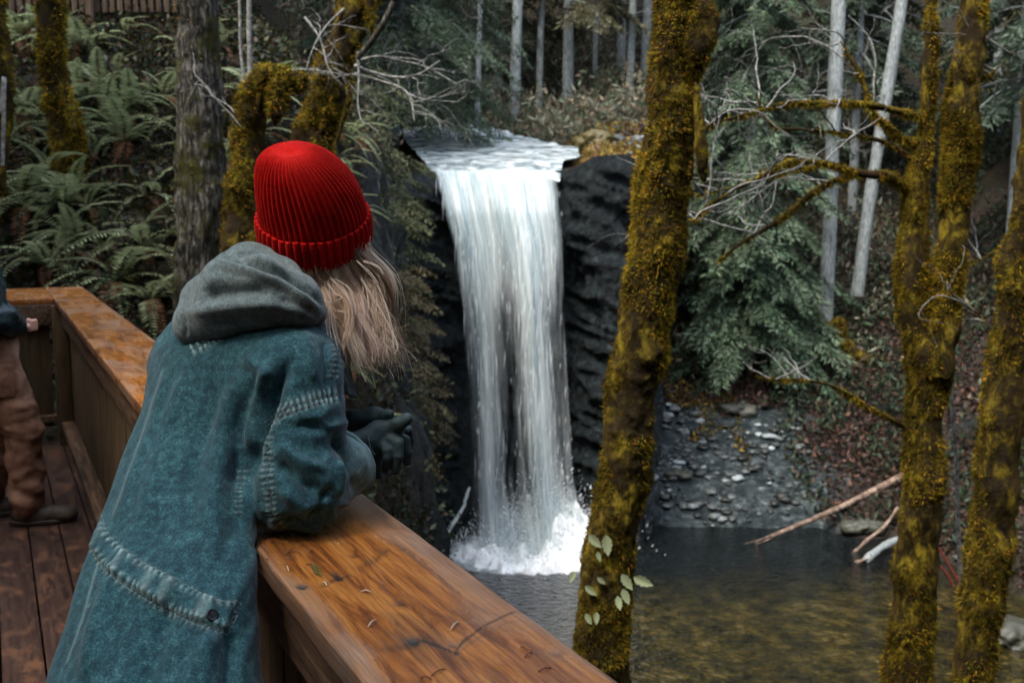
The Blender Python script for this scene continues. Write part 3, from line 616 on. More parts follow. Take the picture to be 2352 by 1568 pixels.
scatter('leaf_litter', 110000, (3, 17, 19, 34), [(.05, .036, .032), (.09, .05, .038), (.035, .028, .025), (.17, .09, .062), (.04, .055, .03), (.06, .04, .04)], .15, .1, 7, 'rusty fallen leaves covering the right bank', .08, 'leaf litter')
scatter('bank_moss', 9000, (1.9, 6.5, 23.9, 31), [(.26, .17, .03), (.30, .22, .04), (.2, .1, .05), (.12, .12, .04)], .13, .6, 8, 'orange and yellow moss on the bank above the rock wall', .16, 'moss')
scatter('bank_plants', 50000, (7.5, 20, 21, 44), [(.03, .055, .03), (.05, .08, .04), (.08, .055, .035), (.02, .04, .025)], .2, .5, 17, 'dark low plants covering the upper right bank', .7, aspect=.35)
# hanging brush of small leaves on the steep left wall
rs = np.random.RandomState(9); B, Nn = sample_surface(TV2, TF, 420000, rs); k = (B[:, 0] < -1.1) & (B[:, 0] > -8) & (B[:, 1] > 10) & (B[:, 1] < 24.2) & (B[:, 2] < 4.5) & (B[:, 2] > ZW+.6+2.5*(vnoise(B*.6, 3)+.4))
k &= fbm(B*[.9, .9, .9], 3, 14) > -.1; B, Nn = B[k], Nn[k]; m_ = len(B); Nn = Nn*np.sign(Nn[:, 2:3]+.2)
P = B+Nn*(rs.rand(m_, 1)**1.3)*.4; D = unit(Nn*.6+rs.randn(m_, 3)*.7+[0, 0, -.2]); s = .11*(.5+rs.rand(m_))
c_ = np.array([(.05, .075, .03), (.08, .095, .035), (.07, .045, .028), (.035, .055, .03), (.12, .12, .06)])[rs.randint(0, 5, m_)]*(.5+rs.rand(m_, 1)*.9)
V, F = leafquads(P, D, unit(rs.randn(m_, 3)+[0, -.5, 1]), s, s*.45)
tag(mesh('wall_foliage', V, F, leaf_m, smooth=False, cols=np.repeat(c_, 4, 0)), 'small leaved growth hanging on the left wall of the gorge', 'undergrowth', kind='stuff')

# ---------------------------------------------------------------- ferns
def frond(L, seed, dead=False):
    rs = np.random.RandomState(seed); n = 26; t = (np.arange(n)+1)/n; out = L*(t*.92); rise = L*(.62*t-.85*t*t*(1+.3*rs.rand()))
    ax = np.stack([out, rs.randn()*.06*L*t**2, rise], 1); T = unit(np.gradient(ax, axis=0)); P, D, Ls = [], [], []
    for s in (-1, 1):
        sd_ = unit(np.cross(T, [0, 0, 1.])*s); P.append(ax); D.append(unit(sd_+T*.35+[0, 0, -.18]+rs.randn(n, 3)*.06)); Ls.append(L*.17*np.sin(np.pi*np.clip(t*.9+.1, 0, 1))**.6*(1-.35*t))
    P, D, Ls = np.vstack(P), np.vstack(D), np.hstack(Ls); V, F = leafquads(P, D, unit(rs.randn(len(P), 3)*.15+[0, 0, 1]), Ls, L*.034)
    base = np.array([.20, .245, .13]) if not dead else np.array([.14, .065, .03]); c_ = np.repeat(base*(.7+rs.rand(len(P), 1)*.6), 4, 0)
    tv, tf = tube(np.vstack([[0, 0, 0], ax]), np.linspace(.006, .002, n+1)*L, 4, cap=False); tc = np.tile([[.09, .07, .03]], (len(tv), 1)); 
    return cat_meshes([(V, F, c_), (tv, tf, tc)])
fr = [frond(1.0, s) for s in range(5)]+[frond(.9, 9, True), frond(.8, 10, True)]
frm = []
for V, F, c_ in fr:
    o = mesh('frond', V, F, fern_m, None, smooth=False, cols=c_); frm.append(o.data); bpy.data.objects.remove(o)
def fern(loc, s, seed, label, group=None, nf=14):
    rs = np.random.RandomState(seed); e = empty('sword_fern', loc, label, 'fern', group)
    for k in range(nf):
        dead = k >= nf-3; o = bpy.data.objects.new('frond', frm[5+k % 2] if dead else frm[rs.randint(5)]); C.objects.link(o); o.parent = e
        if dead: o['label'] = 'brown dead frond'
        o.rotation_euler = (rs.randn()*.12, (.35 if dead else -.12)+rs.randn()*.25-(.5 if k < 3 else 0), k*2.4+rs.rand()); q = s*(.7+.5*rs.rand()); o.scale = (q, q*1.1, q)
    return e
near = [(60, 470, 10.2, 1.05, 'largest sword fern, at the left edge above the rail corner'), (270, 640, 8.9, .85, 'sword fern just behind the corner of the railing'), (330, 560, 9.8, .8, 'bright sword fern between the rail corner and the grey hood'), (345, 700, 8.7, .7, 'lowest sword fern spilling beside the rail cap'), (150, 470, 10.6, .8, 'sword fern with long fronds above the largest one'), (110, 610, 9.0, .75, 'sword fern over the short end rail'),
        (190, 110, 13.2, .9, 'sword fern under the picket fence right of the leftmost mossy trunk'), (60, 250, 12.0, .9, 'sword fern beside the leaning twig at the left edge'), (300, 250, 12, .8, 'sword fern in the middle of the dark slope'), (20, 330, 11.2, .9, 'sword fern cut by the left edge of the photo'), (290, 330, 11.3, .65, 'small fern below the one in mid slope'), (230, 190, 12.6, .7, 'small fern high on the slope below the fence')]
def onhill(px, py):
    d_ = at(px, py, 1.0)-[0, 0, CAMZ]
    for Y in np.arange(7.5, 26, .1):
        p = np.array([0, 0, CAMZ])+d_*Y
        if hz(p[0], p[1]) > p[2]: return p
    return np.array([0, 0, CAMZ])+d_*12
for k, (px, py, Y, s, lab) in enumerate(near):
    p = onhill(px, py+30); fern((p[0], p[1], hz(p[0], p[1])+.08), s, 100+k, lab, nf=17)
rs = np.random.RandomState(77)
for k in range(66):
    p = onhill(rs.uniform(-80, 830), rs.uniform(60, 640)); fern((p[0], p[1], hz(p[0], p[1])+.05), .45+.35*rs.rand(), 200+k, 'sword fern growing on the dark slope behind the platform', 'small ferns on the left slope', 11)

# ---------------------------------------------------------------- picket fence at the top of the left slope
m = M_('old_pickets', .85, .2); v1 = m.noise(m.obj((8, 8, .6)), 4, 5, .7); m.set(Base_Color=m.ramp(v1, [(.3, (.03, .021, .015)), (.5, (.08, .056, .042)), (.7, (.15, .11, .085))]), Normal=m.bump(v1, .5, .01)); picket_m = m.m
fx0, fx1, fy = -7.6, -4.0, 13.9; zf = hz(-5.6, 13.9)
fe = empty('picket_fence', (fx0, fy, zf), 'weathered wooden picket fence at the top of the left slope', 'fence')
for zz in (.35, 1.15): V, F = box(fx1-fx0, .04, .09, ((fx0+fx1)/2, fy+.035, zf+zz), .005); mesh('rail', V, F, picket_m, fe)
x = fx0
while x < fx1:
    V, F = box(.07, .022, 1.35, (x, fy, zf+.78), .004); V = V+fbm(V*[0, 0, 1]+x, 2, 3)[:, None]*[.01, 0, 0]; mesh('picket', V, F, picket_m, fe); x += .098+rnd.random()*.014
for xx in (fx0+.5, fx0+1.93, fx1-.3): V, F = box(.11, .09, 1.7, (xx, fy-.06, zf+.7), .008); mesh('post', V, F, picket_m, fe)

# ---------------------------------------------------------------- mossy trees
def edges(rows, Y, dz=0):
    """rows (py, pxL, pxR) -> centre points and radii"""
    P, r = [], []
    for py, a, b in rows: P.append(at((a+b)/2, py, Y+dz*(py-784)/784)); r.append((b-a)/2*Y/FPX*.86)
    return P, r
e = empty('moss_covered_tree', tuple(at(1375, 1750, 6.2)), 'thick moss covered trunk rising in front of the pool, right of the fall', 'tree')
rows = [(-260, 1500, 1600), (-120, 1505, 1610), (0, 1503, 1622), (60, 1500, 1622), (120, 1495, 1612), (200, 1480, 1598), (300, 1472, 1598), (400, 1456, 1592), (500, 1442, 1580), (600, 1432, 1574), (700, 1416, 1558), (800, 1400, 1540), (900, 1385, 1512), (1000, 1375, 1500), (1100, 1365, 1496), (1200, 1348, 1476), (1300, 1330, 1464), (1400, 1316, 1455), (1500, 1305, 1455), (1600, 1300, 1455), (1900, 1280, 1450), (2300, 1250, 1460)]
P, r = edges(rows, 6.2)
mossy_limb('trunk', P, r, e, 64, 120000, .022, 31, .12, 18, .35, rough=.9)
mossy_limb('burl', [at(1590, 190, 6.12), at(1602, 110, 6.1), at(1606, 50, 6.12), at(1590, -30, 6.15)], [.03, .085, .1, .05], e, 20, 6000, .02, 33, .2)
mossy_limb('bark_flap', [at(1598, 200, 6.1), at(1606, 300, 6.05), at(1612, 370, 6.05), at(1618, 415, 6.06)], [.03, .028, .03, .006], e, 10, 700, .02, 34, .4)
e = empty('forked_mossy_tree', tuple(at(2090, 1750, 8)), 'forked moss covered tree with bare limbs reaching left', 'tree')
P, r = edges([(2300, 2010, 2150), (1900, 2020, 2150), (1568, 2026, 2148), (1450, 2040, 2148), (1350, 2046, 2152), (1200, 2058, 2168), (1100, 2068, 2172), (1000, 2078, 2166), (900, 2080, 2180), (820, 2074, 2196)], 8.0)
P2, r2 = edges([(740, 2062, 2136), (640, 2052, 2134), (540, 2064, 2134), (450, 2076, 2130), (380, 2092, 2134), (300, 2112, 2142), (200, 2118, 2150), (100, 2124, 2152), (0, 2128, 2150), (-150, 2128, 2148)], 8.0)
tr_, _ = mossy_limb('trunk', P+P2[:1], r+r2[:1], e, 32, 60000, .026, 41, .12, 10)
mossy_limb('stem', [P[-2]]+P2, [r2[0]*.8]+r2, e, 26, 34000, .024, 42, .14)
P3, r3 = edges([(860, 2110, 2190), (760, 2130, 2204), (680, 2140, 2210), (600, 2144, 2222), (500, 2158, 2228), (420, 2160, 2242), (330, 2164, 2252), (250, 2166, 2252), (180, 2180, 2254), (100, 2192, 2262), (0, 2202, 2266), (-150, 2210, 2270)], 7.9)
mossy_limb('stem', P3, r3, e, 28, 46000, .026, 43, .12)
def limb(pts, r0, r1, Y, seed, parent, fuzz=1500, tw=6, dy=0.0, tl=.7):
    P = [at(a, b, Y+dy*i/len(pts)) for i, (a, b) in enumerate(pts)]; o, c_ = mossy_limb('branch', P, list(np.linspace(r0, r1, len(P))), parent, 9, fuzz*2, .026, seed, .25, 6, 1.1)
    rs = np.random.RandomState(seed); out = []
    for k in range(int(tw*1.1)):
        i = rs.randint(len(c_)//3, len(c_)); twigs(c_[i], [rs.randn()*.7-.5, rs.randn()*.6, .35+rs.rand()*.3], tl*(.5+rs.rand()), .0085, rs, 1, .42, .1, out)
    if out: v, f, _ = cat_meshes([(a, tris(b)) for a, b in out]); mesh('twigs', v, f, twig_m, parent)
limb([(2125, 272), (2060, 255), (1990, 240), (1900, 237), (1800, 240), (1740, 256), (1680, 272), (1625, 290)], .03, .006, 8, 51, e, 1900, 8, -.8)
limb([(2112, 328), (2070, 318), (2030, 285), (2000, 255), (1990, 215), (1975, 170), (1950, 130), (1930, 95)], .034, .006, 8, 52, e, 1700, 7)
limb([(2095, 365), (2060, 340), (2010, 320), (1920, 305), (1840, 298), (1780, 292), (1752, 260), (1738, 215)], .018, .005, 8, 53, e, 700, 9, -.4)
limb([(2078, 430), (2040, 405), (1980, 400), (1920, 382), (1860, 372), (1800, 378), (1740, 408), (1680, 440), (1620, 478), (1590, 510)], .036, .006, 8, 54, e, 2600, 9, -1.0)
limb([(2060, 400), (2000, 398), (1930, 410), (1870, 440), (1800, 498), (1750, 530), (1705, 556), (1650, 600)], .024, .009, 8, 55, e, 1900, 7, -.6)
limb([(1870, 384), (1820, 392), (1750, 410), (1690, 428), (1600, 450)], .015, .005, 7.6, 56, e, 700, 5, -.4)
limb([(2085, 985), (2040, 958), (1985, 930), (1930, 895), (1880, 878), (1830, 872), (1780, 872), (1735, 862)], .022, .005, 8, 57, e, 1200, 6, -.4, .3)
limb([(2252, 180), (2275, 170), (2300, 150), (2330, 120)], .012, .004, 7.9, 58, e, 200, 3)
limb([(2220, 605), (2260, 592), (2300, 560)], .009, .004, 7.9, 59, e, 60, 2)
limb([(2205, 690), (2235, 710), (2262, 740), (2280, 770)], .012, .005, 7.9, 60, e, 60, 3)
e = empty('leaning_mossy_tree', tuple(at(2230, 1750, 7.4)), 'moss covered trunk leaning out of the right edge of the photo', 'tree')
P, r = edges([(2300, 2120, 2240), (1900, 2150, 2260), (1568, 2178, 2288), (1450, 2190, 2298), (1300, 2212, 2318), (1150, 2232, 2336), (1000, 2246, 2352), (900, 2262, 2362), (800, 2272, 2368), (700, 2284, 2372), (600, 2294, 2378), (500, 2318, 2392), (400, 2335, 2405), (250, 2352, 2420), (0, 2375, 2440), (-150, 2385, 2450)], 7.4)
mossy_limb('trunk', P, r, e, 30, 56000, .026, 61, .14, 10)
# thin pale sapling between the two right trunks
pole('bare_sapling', [(2208, 1350, 8.6), (2200, 1200, 8.6), (2196, 1040, 8.6), (2186, 940, 8.6), (2190, 870, 8.6)], .022, .014, 'thin pale sapling standing between the two right mossy trunks', 5, twig_m, 'sapling', n=8, sides=8)
# left mossy trees
e = empty('mossy_tree', tuple(at(130, 260, 10.5)), 'mossy trunk standing high on the left slope near the photo edge', 'tree')
P, r = edges([(330, 120, 190), (250, 105, 178), (160, 95, 155), (60, 88, 150), (-60, 85, 145), (-200, 85, 140)], 11.2); P, r = grounded(P, r); mossy_limb('trunk', P, r, e, 24, 20000, .038, 71, .16)
mossy_limb('root', [at(150, 200, 11.1), at(160, 250, 11), at(172, 300, 10.9)], [.06, .05, .02], e, 12, 900, .03, 72)
e = empty('mossy_tree', tuple(at(0, 330, 10.4)), 'orange mossy trunk cut by the left edge of the photo', 'tree')
P, r = edges([(420, -22, 14), (330, -20, 22), (250, -25, 30), (160, -30, 28), (60, -40, 14), (-100, -45, 5)], 10.6); P, r = grounded(P, r); mossy_limb('trunk', P, r, e, 20, 5000, .035, 73, .2)
e = empty('furrowed_tree', tuple(at(470, 800, 9.6)), 'broad dark trunk with furrowed grey bark and patchy moss behind the hood', 'tree')
P, r = edges([(900, 380, 560), (760, 395, 548), (600, 402, 530), (450, 402, 522), (300, 402, 515), (150, 405, 508), (0, 405, 504), (-150, 405, 500)], 9.6)
P, r = grounded(P, r); mossy_limb('trunk', P, r, e, 44, 5500, .02, 74, .10, 14, .4, bark_dark, 1.5)
e = empty('arching_mossy_tree', tuple(at(545, 620, 9.0)), 'mossy trunk bent over in an arch behind the red beanie', 'tree')
P, r = edges([(760, 500, 640), (600, 505, 625), (500, 510, 615), (420, 515, 605), (350, 525, 600), (280, 545, 598)], 9.0); P = P[:-1]+[at(572, 270, 9), at(585, 205, 9), at(615, 172, 9), at(655, 180, 9), at(695, 190, 9)]; r = r[:-1]+[.115, .105, .09, .075, .06]
P, r = grounded(P, r); mossy_limb('trunk', P, r, e, 28, 30000, .032, 75, .2)
mossy_limb('hanging_moss', [at(640, 190, 8.9), at(640, 240, 8.85), at(630, 290, 8.85)], [.05, .07, .02], e, 12, 1600, .04, 76, .4)
limb([(596, 215), (590, 260), (572, 300), (565, 340)], .02, .006, 8.9, 77, e, 0, 2)
e = empty('leaning_moss_tree', tuple(at(690, 420, 9.6)), 'mossy trunk leaning right above the red beanie', 'tree')
P, r = edges([(560, 600, 720), (430, 640, 750), (340, 668, 768), (260, 690, 790), (180, 715, 800), (100, 745, 825), (20, 775, 858), (-80, 800, 890), (-220, 830, 920)], 9.6); P, r = grounded(P, r); mossy_limb('trunk', P, r, e, 30, 34000, .034, 81, .2)
mossy_limb('bark_flap', [at(845, -60, 9.4), at(850, 20, 9.4), at(852, 60, 9.4), at(858, 95, 9.45)], [.05, .045, .03, .006], e, 10, 900, .03, 82)
mossy_limb('hanging_bark', [at(795, 150, 9.4), at(805, 210, 9.4), at(790, 270, 9.4), at(772, 330, 9.4)], [.03, .028, .022, .01], e, 8, 500, .03, 83)
P = [at(905, 5, 9.2), at(880, 55, 9.2), at(850, 100, 9.25), at(820, 135, 9.3)]; V, F = tube(catmull(P, 6), .028, 8); mesh('dark_branch', V, F, bark_dark, e)
rs = np.random.RandomState(84); out = []
for (pp, w0) in [([(815, 150), (850, 165), (910, 178), (960, 172), (1010, 140)], .016), ([(815, 170), (870, 185), (925, 205), (945, 235), (952, 280)], .016), ([(820, 140), (870, 130), (920, 140), (980, 155), (1060, 200)], .012), ([(822, 120), (824, 180), (822, 240), (830, 280)], .012), ([(830, 160), (900, 190), (960, 225), (1050, 235)], .010), ([(700, 40), (735, 90), (752, 150), (770, 180)], .013), ([(790, 20), (750, 60), (720, 110), (700, 170)], .01), ([(640, 165), (700, 160), (750, 165)], .011)]:
    P = catmull([at(a, b, 9.4-.3*i/len(pp)) for i, (a, b) in enumerate(pp)], 6); out.append(tube(P, np.linspace(w0, w0*.4, len(P)), 6))
    for k in range(5): twigs(P[rs.randint(6, len(P))], [.6+rs.rand(), rs.randn()*.5, rs.randn()*.5], .2+rs.rand()*.4, .005, rs, 1, .5, .4, out)
v, f, _ = cat_meshes([(a, tris(b)) for a, b in out]); mesh('twigs', v, f, twig_m, e)
pole('bare_sapling', [(577, 215, 9.1), (574, 140, 9.1), (572, 60, 9.1), (573, -60, 9.1)], .024, .02, 'straight pale sapling rising from the mossy arch', 6, twig_m, 'sapling', sides=8)
pole('bare_sapling', [(562, 190, 9.15), (553, 120, 9.15), (551, 40, 9.15), (549, -60, 9.15)], .016, .013, 'slimmer bent sapling left of the straight one', 7, twig_m, 'sapling', sides=8)
pole('bare_sapling', [(2, 260, 9.5), (10, 180, 9.5), (6, 380, 9.5)][::-1], .02, .02, 'short pale stem at the left edge of the photo', 8, twig_m, 'sapling', sides=8)

# broad pale leaves growing on the foot of the central mossy tree
def bigleaf(px, py, Y, L, seed, ang):
    rs = np.random.RandomState(seed); n = 12; t = np.linspace(0, 1, n); L = L*1.05; wd = L*.24*np.sin(np.pi*t**.75)**.8*(1+.18*np.cos(t*26)); wd[-1] = .001; wd[0] = .001
    V = []; 
    for i in range(n):
        for s in (-1, -.5, 0, .5, 1): V.append([s*wd[i], -abs(s)*wd[i]*.35+.15*L*t[i]**2*-1, -L*t[i]])
    V = np.array(V); a = (np.arange(n-1)[:, None]*5+np.arange(4)[None]).ravel(); F = np.stack([a, a+1, a+6, a+5], 1)
    ca, sa = math.cos(ang), math.sin(ang); V = np.stack([V[:, 0]*ca-V[:, 2]*sa, V[:, 1], V[:, 0]*sa+V[:, 2]*ca], 1); V = np.vstack([V, V+[0, .0015, 0]]); F = np.vstack([F, F[:, ::-1]+n*5])
    return V+at(px, py, Y), F
ivy = empty('ivy', tuple(at(1380, 1400, 6.0)), 'pale green leaves growing on the foot of the central mossy trunk', 'plant')
for k, (px, py, L, ang) in enumerate([(1352, 1228, .085, .8), (1392, 1228, .10, .1), (1372, 1266, .05, .3), (1428, 1318, .09, .6), (1455, 1325, .10, 1.2), (1318, 1310, .06, -.3), (1344, 1345, .07, .9), (1372, 1325, .05, .9), (1430, 1352, .08, .4), (1345, 1408, .06, .5), (1370, 1405, .06, .0), (1418, 1368, .07, .2)]):
    V, F = bigleaf(px, py, 6.02, L*1.25, k, ang); mesh('leaf', V, F, leaf_m, ivy, cols=np.tile([[.38, .44, .27]], (len(V), 1))*(.75+.5*rnd.random()))

# ---------------------------------------------------------------- fallen logs and roots on the right bank
m = M_('driftwood', .7, .3); v1 = m.noise(m.obj((1, 1, 1)), 6, 6, .7, 1); m.set(Base_Color=m.ramp(v1, [(.35, (.05, .030, .02)), (.5, (.14, .095, .07)), (.65, (.30, .23, .18))]), Normal=m.bump(v1, .6, .02)); drift_m = m.m
def log(name, a, b, r0, r1, label, mat_, seed, splinter=True, cat='log', fuzz=0):
    A, B = at(*a), at(*b); e = empty(name, tuple(A), label, cat); rs = np.random.RandomState(seed); P = catmull([A, A*.66+B*.34+rs.randn(3)*.05, A*.33+B*.67+rs.randn(3)*.05, B], 8); V, F = tube(P, np.linspace(r0, r1, len(P)), 12); N_ = vnormals(V, F)
    V = V+N_*(fbm(V*5, 3, seed)*r0*.35)[:, None]; mesh('stem', V, F, mat_, e)
    if splinter:
        for k in range(3):
            d_ = unit(A-B); q = A-d_*.6*rs.rand()+rs.randn(3)*r0*.5; V, F = tube([q, q+d_*(.25+.3*rs.rand())+rs.randn(3)*.03, q+d_*(.6+.5*rs.rand())+rs.randn(3)*.05], [r0*.5, r0*.35, .005], 6); mesh('splinter', V, F, drift_m, e)
    return e
log('broken_log', (1770, 1232, 23.4), (2120, 1068, 25.5), .055, .10, 'long splintered log slanting from the bank into the pool', drift_m, 1)
log('mossy_log', (2110, 1078, 25.6), (2270, 955, 27), .11, .12, 'mossy end of a fallen log behind the forked tree', bark_moss, 2, False)
log('mossy_log', (2130, 1110, 25), (2255, 1010, 26.3), .12, .13, 'second fallen log lying below the mossy one', drift_m, 3, False)
log('broken_log', (1955, 1275, 22.6), (2062, 1165, 24), .035, .045, 'short pale pole leaning below the long splintered log', drift_m, 4)
log('broken_log', (1985, 1290, 22.0), (2080, 1235, 23), .08, .10, 'thick grey driftwood end beside the forked tree', bark_grey, 5)
log('fallen_branch', (2085, 905, 29), (1880, 858, 29.5), .035, .02, 'thin fallen branch lying on the leaf covered bank', twig_m, 6, False)
log('fallen_branch', (1930, 1215, 24), (2075, 1262, 23.6), .025, .03, 'thin dark branch lying across the waterline under the logs', bark_dark, 7, False)
log('fallen_branch', (1870, 1160, 25), (2060, 1120, 25.5), .022, .03, 'thin grey branch resting above the long splintered log', twig_m, 8, False)
e = empty('red_branches', tuple(at(2180, 1320, 21)), 'red barked branches at the waterline between the right trunks', 'branches')
m = M_('red_bark', .6); m.set(Base_Color=(.13, .022, .014, 1)); rs = np.random.RandomState(3); out = []
for pp in ([(2140, 1230), (2175, 1290), (2205, 1345), (2218, 1395)], [(2150, 1290), (2180, 1325), (2215, 1400)], [(2190, 1375), (2215, 1380), (2240, 1360)]): P = catmull([at(a, b, 20.5) for a, b in pp], 5); out.append(tube(P, .026, 7)); twigs(P[8], [rs.randn(), 0, .4], .8, .025, rs, 1, .4, 0, out)
v, f, _ = cat_meshes([(a, tris(b)) for a, b in out]); mesh('stems', v, f, m.m, e)
e = empty('mossy_roots', tuple(at(1915, 790, 29.4)), 'yellow mossy roots spreading below the straight grey trunk', 'roots')
for k, pp in enumerate([[(1918, 735), (1940, 790), (1955, 830), (1962, 855)], [(1945, 800), (1985, 825), (2035, 832)], [(1893, 740), (1885, 790), (1888, 820)], [(1870, 800), (1862, 850)]]): mossy_limb('root', [at(a, b, 29.3) for a, b in pp], list(np.linspace(.2, .08, len(pp))), e, 12, 2500, .06, 90+k, .3)
# ---------------------------------------------------------------- viewing platform and its railing (local X runs along the rail, -Y is outward)
RA = rad(27.56); RX = np.array([-math.sin(RA), math.cos(RA)]); RN = np.array([math.cos(RA), math.sin(RA)])
CAPZ = 1.07; T0, T1 = .387, .672; S_END = 7.95
def loc_of(P):
    P = np.asarray(P); return np.stack([P[..., 0]*RX[0]+P[..., 1]*RX[1], -(P[..., 0]*RN[0]+P[..., 1]*RN[1])], -1)
def rail_pt(px, py, z=CAPZ):
    return loc_of(atz(px, py, z)[:2])
def framed(name, label, cat):
    e = empty(name, (0, 0, 0), label, cat); e.rotation_euler = (0, 0, math.pi/2+RA); return e
# wood of the cap: figure computed per vertex (grain direction, knots, worn grey edges, splits), fine grain in nodes
m = M_('cap_wood', .34, .45); co = m.obj((1, 9, 9)); g1 = m.noise(co, 4.2, 6, .66, .7); g2 = m.noise(m.obj((1.2, 46, 46)), 5, 4, .65, .35); blot = m.noise(m.obj((1, 1.8, 1)), 3.1, 5, .62, .6)
wood = m.ramp(g1, [(.30, (.055, .018, .008)), (.40, (.14, .046, .012)), (.49, (.31, .11, .022)), (.60, (.45, .19, .042)), (.8, (.22, .075, .017))])
wood = m.mix(m.math('MULTIPLY', g2, .6), wood, (.17, .055, .012), 'MIX')
wv = m.n('ShaderNodeTexWave', {'Vector': m.obj((.16, 1, 1)), 'Scale': 26.0, 'Distortion': 7.0, 'Detail': 3.0, 'Detail Scale': 1.2, 'Detail Roughness': .6}, bands_direction='Y').outputs['Fac']
wood = m.mix(m.math('MULTIPLY', m.ramp(wv, [(.0, (1, 1, 1)), (.35, (0, 0, 0))]), .34), wood, (.075, .026, .008))
greyc = m.ramp(g2, [(.3, (.10, .065, .045)), (.5, (.22, .15, .105)), (.7, (.34, .26, .2))])
gw = m.math('ADD', m.attr('grey').outputs[2], m.math('MULTIPLY', m.math('SUBTRACT', blot, .56), 3.0)); gw = m.n('ShaderNodeClamp', {0: gw}).outputs[0]
gw = m.math('MULTIPLY', gw, .8)
c = m.mix(gw, wood, greyc); c = m.mix(m.attr('stain').outputs[2], c, (.022, .018, .016))
hsc = m.noise(m.obj((30, 90, 1)), 3, 2, .5, 2.0); scr = m.ramp(hsc, [(.70, (0, 0, 0)), (.74, (1, 1, 1))]); c = m.mix(m.math('MULTIPLY', scr, .16), c, (.5, .36, .25))
m.set(Base_Color=c, Roughness=m.math('MULTIPLY_ADD', gw, .28, .22), Normal=m.bump(m.math('SUBTRACT', g2, m.math('MULTIPLY', m.attr('stain').outputs[2], 1.0)), .35, .004)); cap_m = m.m
m = M_('rail_wood', .75, .25); g1 = m.noise(m.obj((2.5, 2.5, .35)), 9, 6, .7, .5); b1 = m.noise(m.obj(), 2.5, 4); m.set(Base_Color=m.mix(b1, m.ramp(g1, [(.3, (.025, .014, .008)), (.5, (.095, .05, .026)), (.68, (.19, .105, .052))]), (.05, .045, .02)), Normal=m.bump(g1, .9, .012)); rail_m = m.m
m = M_('beam_wood', .7, .25); g1 = m.noise(m.obj((.5, 6, 6)), 7, 6, .7, .5); m.set(Base_Color=m.ramp(g1, [(.3, (.018, .010, .007)), (.5, (.075, .042, .024)), (.7, (.19, .12, .065))]), Normal=m.bump(g1, .8, .01)); beam_m = m.m
m = M_('deck_wood', .42, .4); g1 = m.noise(m.obj((.6, 9, 1)), 5, 6, .7, .6); b1 = m.noise(m.obj((1, 2, 1)), 5.5, 6, .7)
c = m.mix(m.ramp(b1, [(.52, (0, 0, 0)), (.64, (.9, .9, .9))]), m.ramp(g1, [(.3, (.020, .013, .011)), (.5, (.05, .028, .022)), (.7, (.085, .050, .036))]), (.16, .075, .038))
m.set(Base_Color=c, Roughness=m.math('MULTIPLY_ADD', b1, .5, .15), Normal=m.bump(g1, .5, .006)); deck_m = m.m

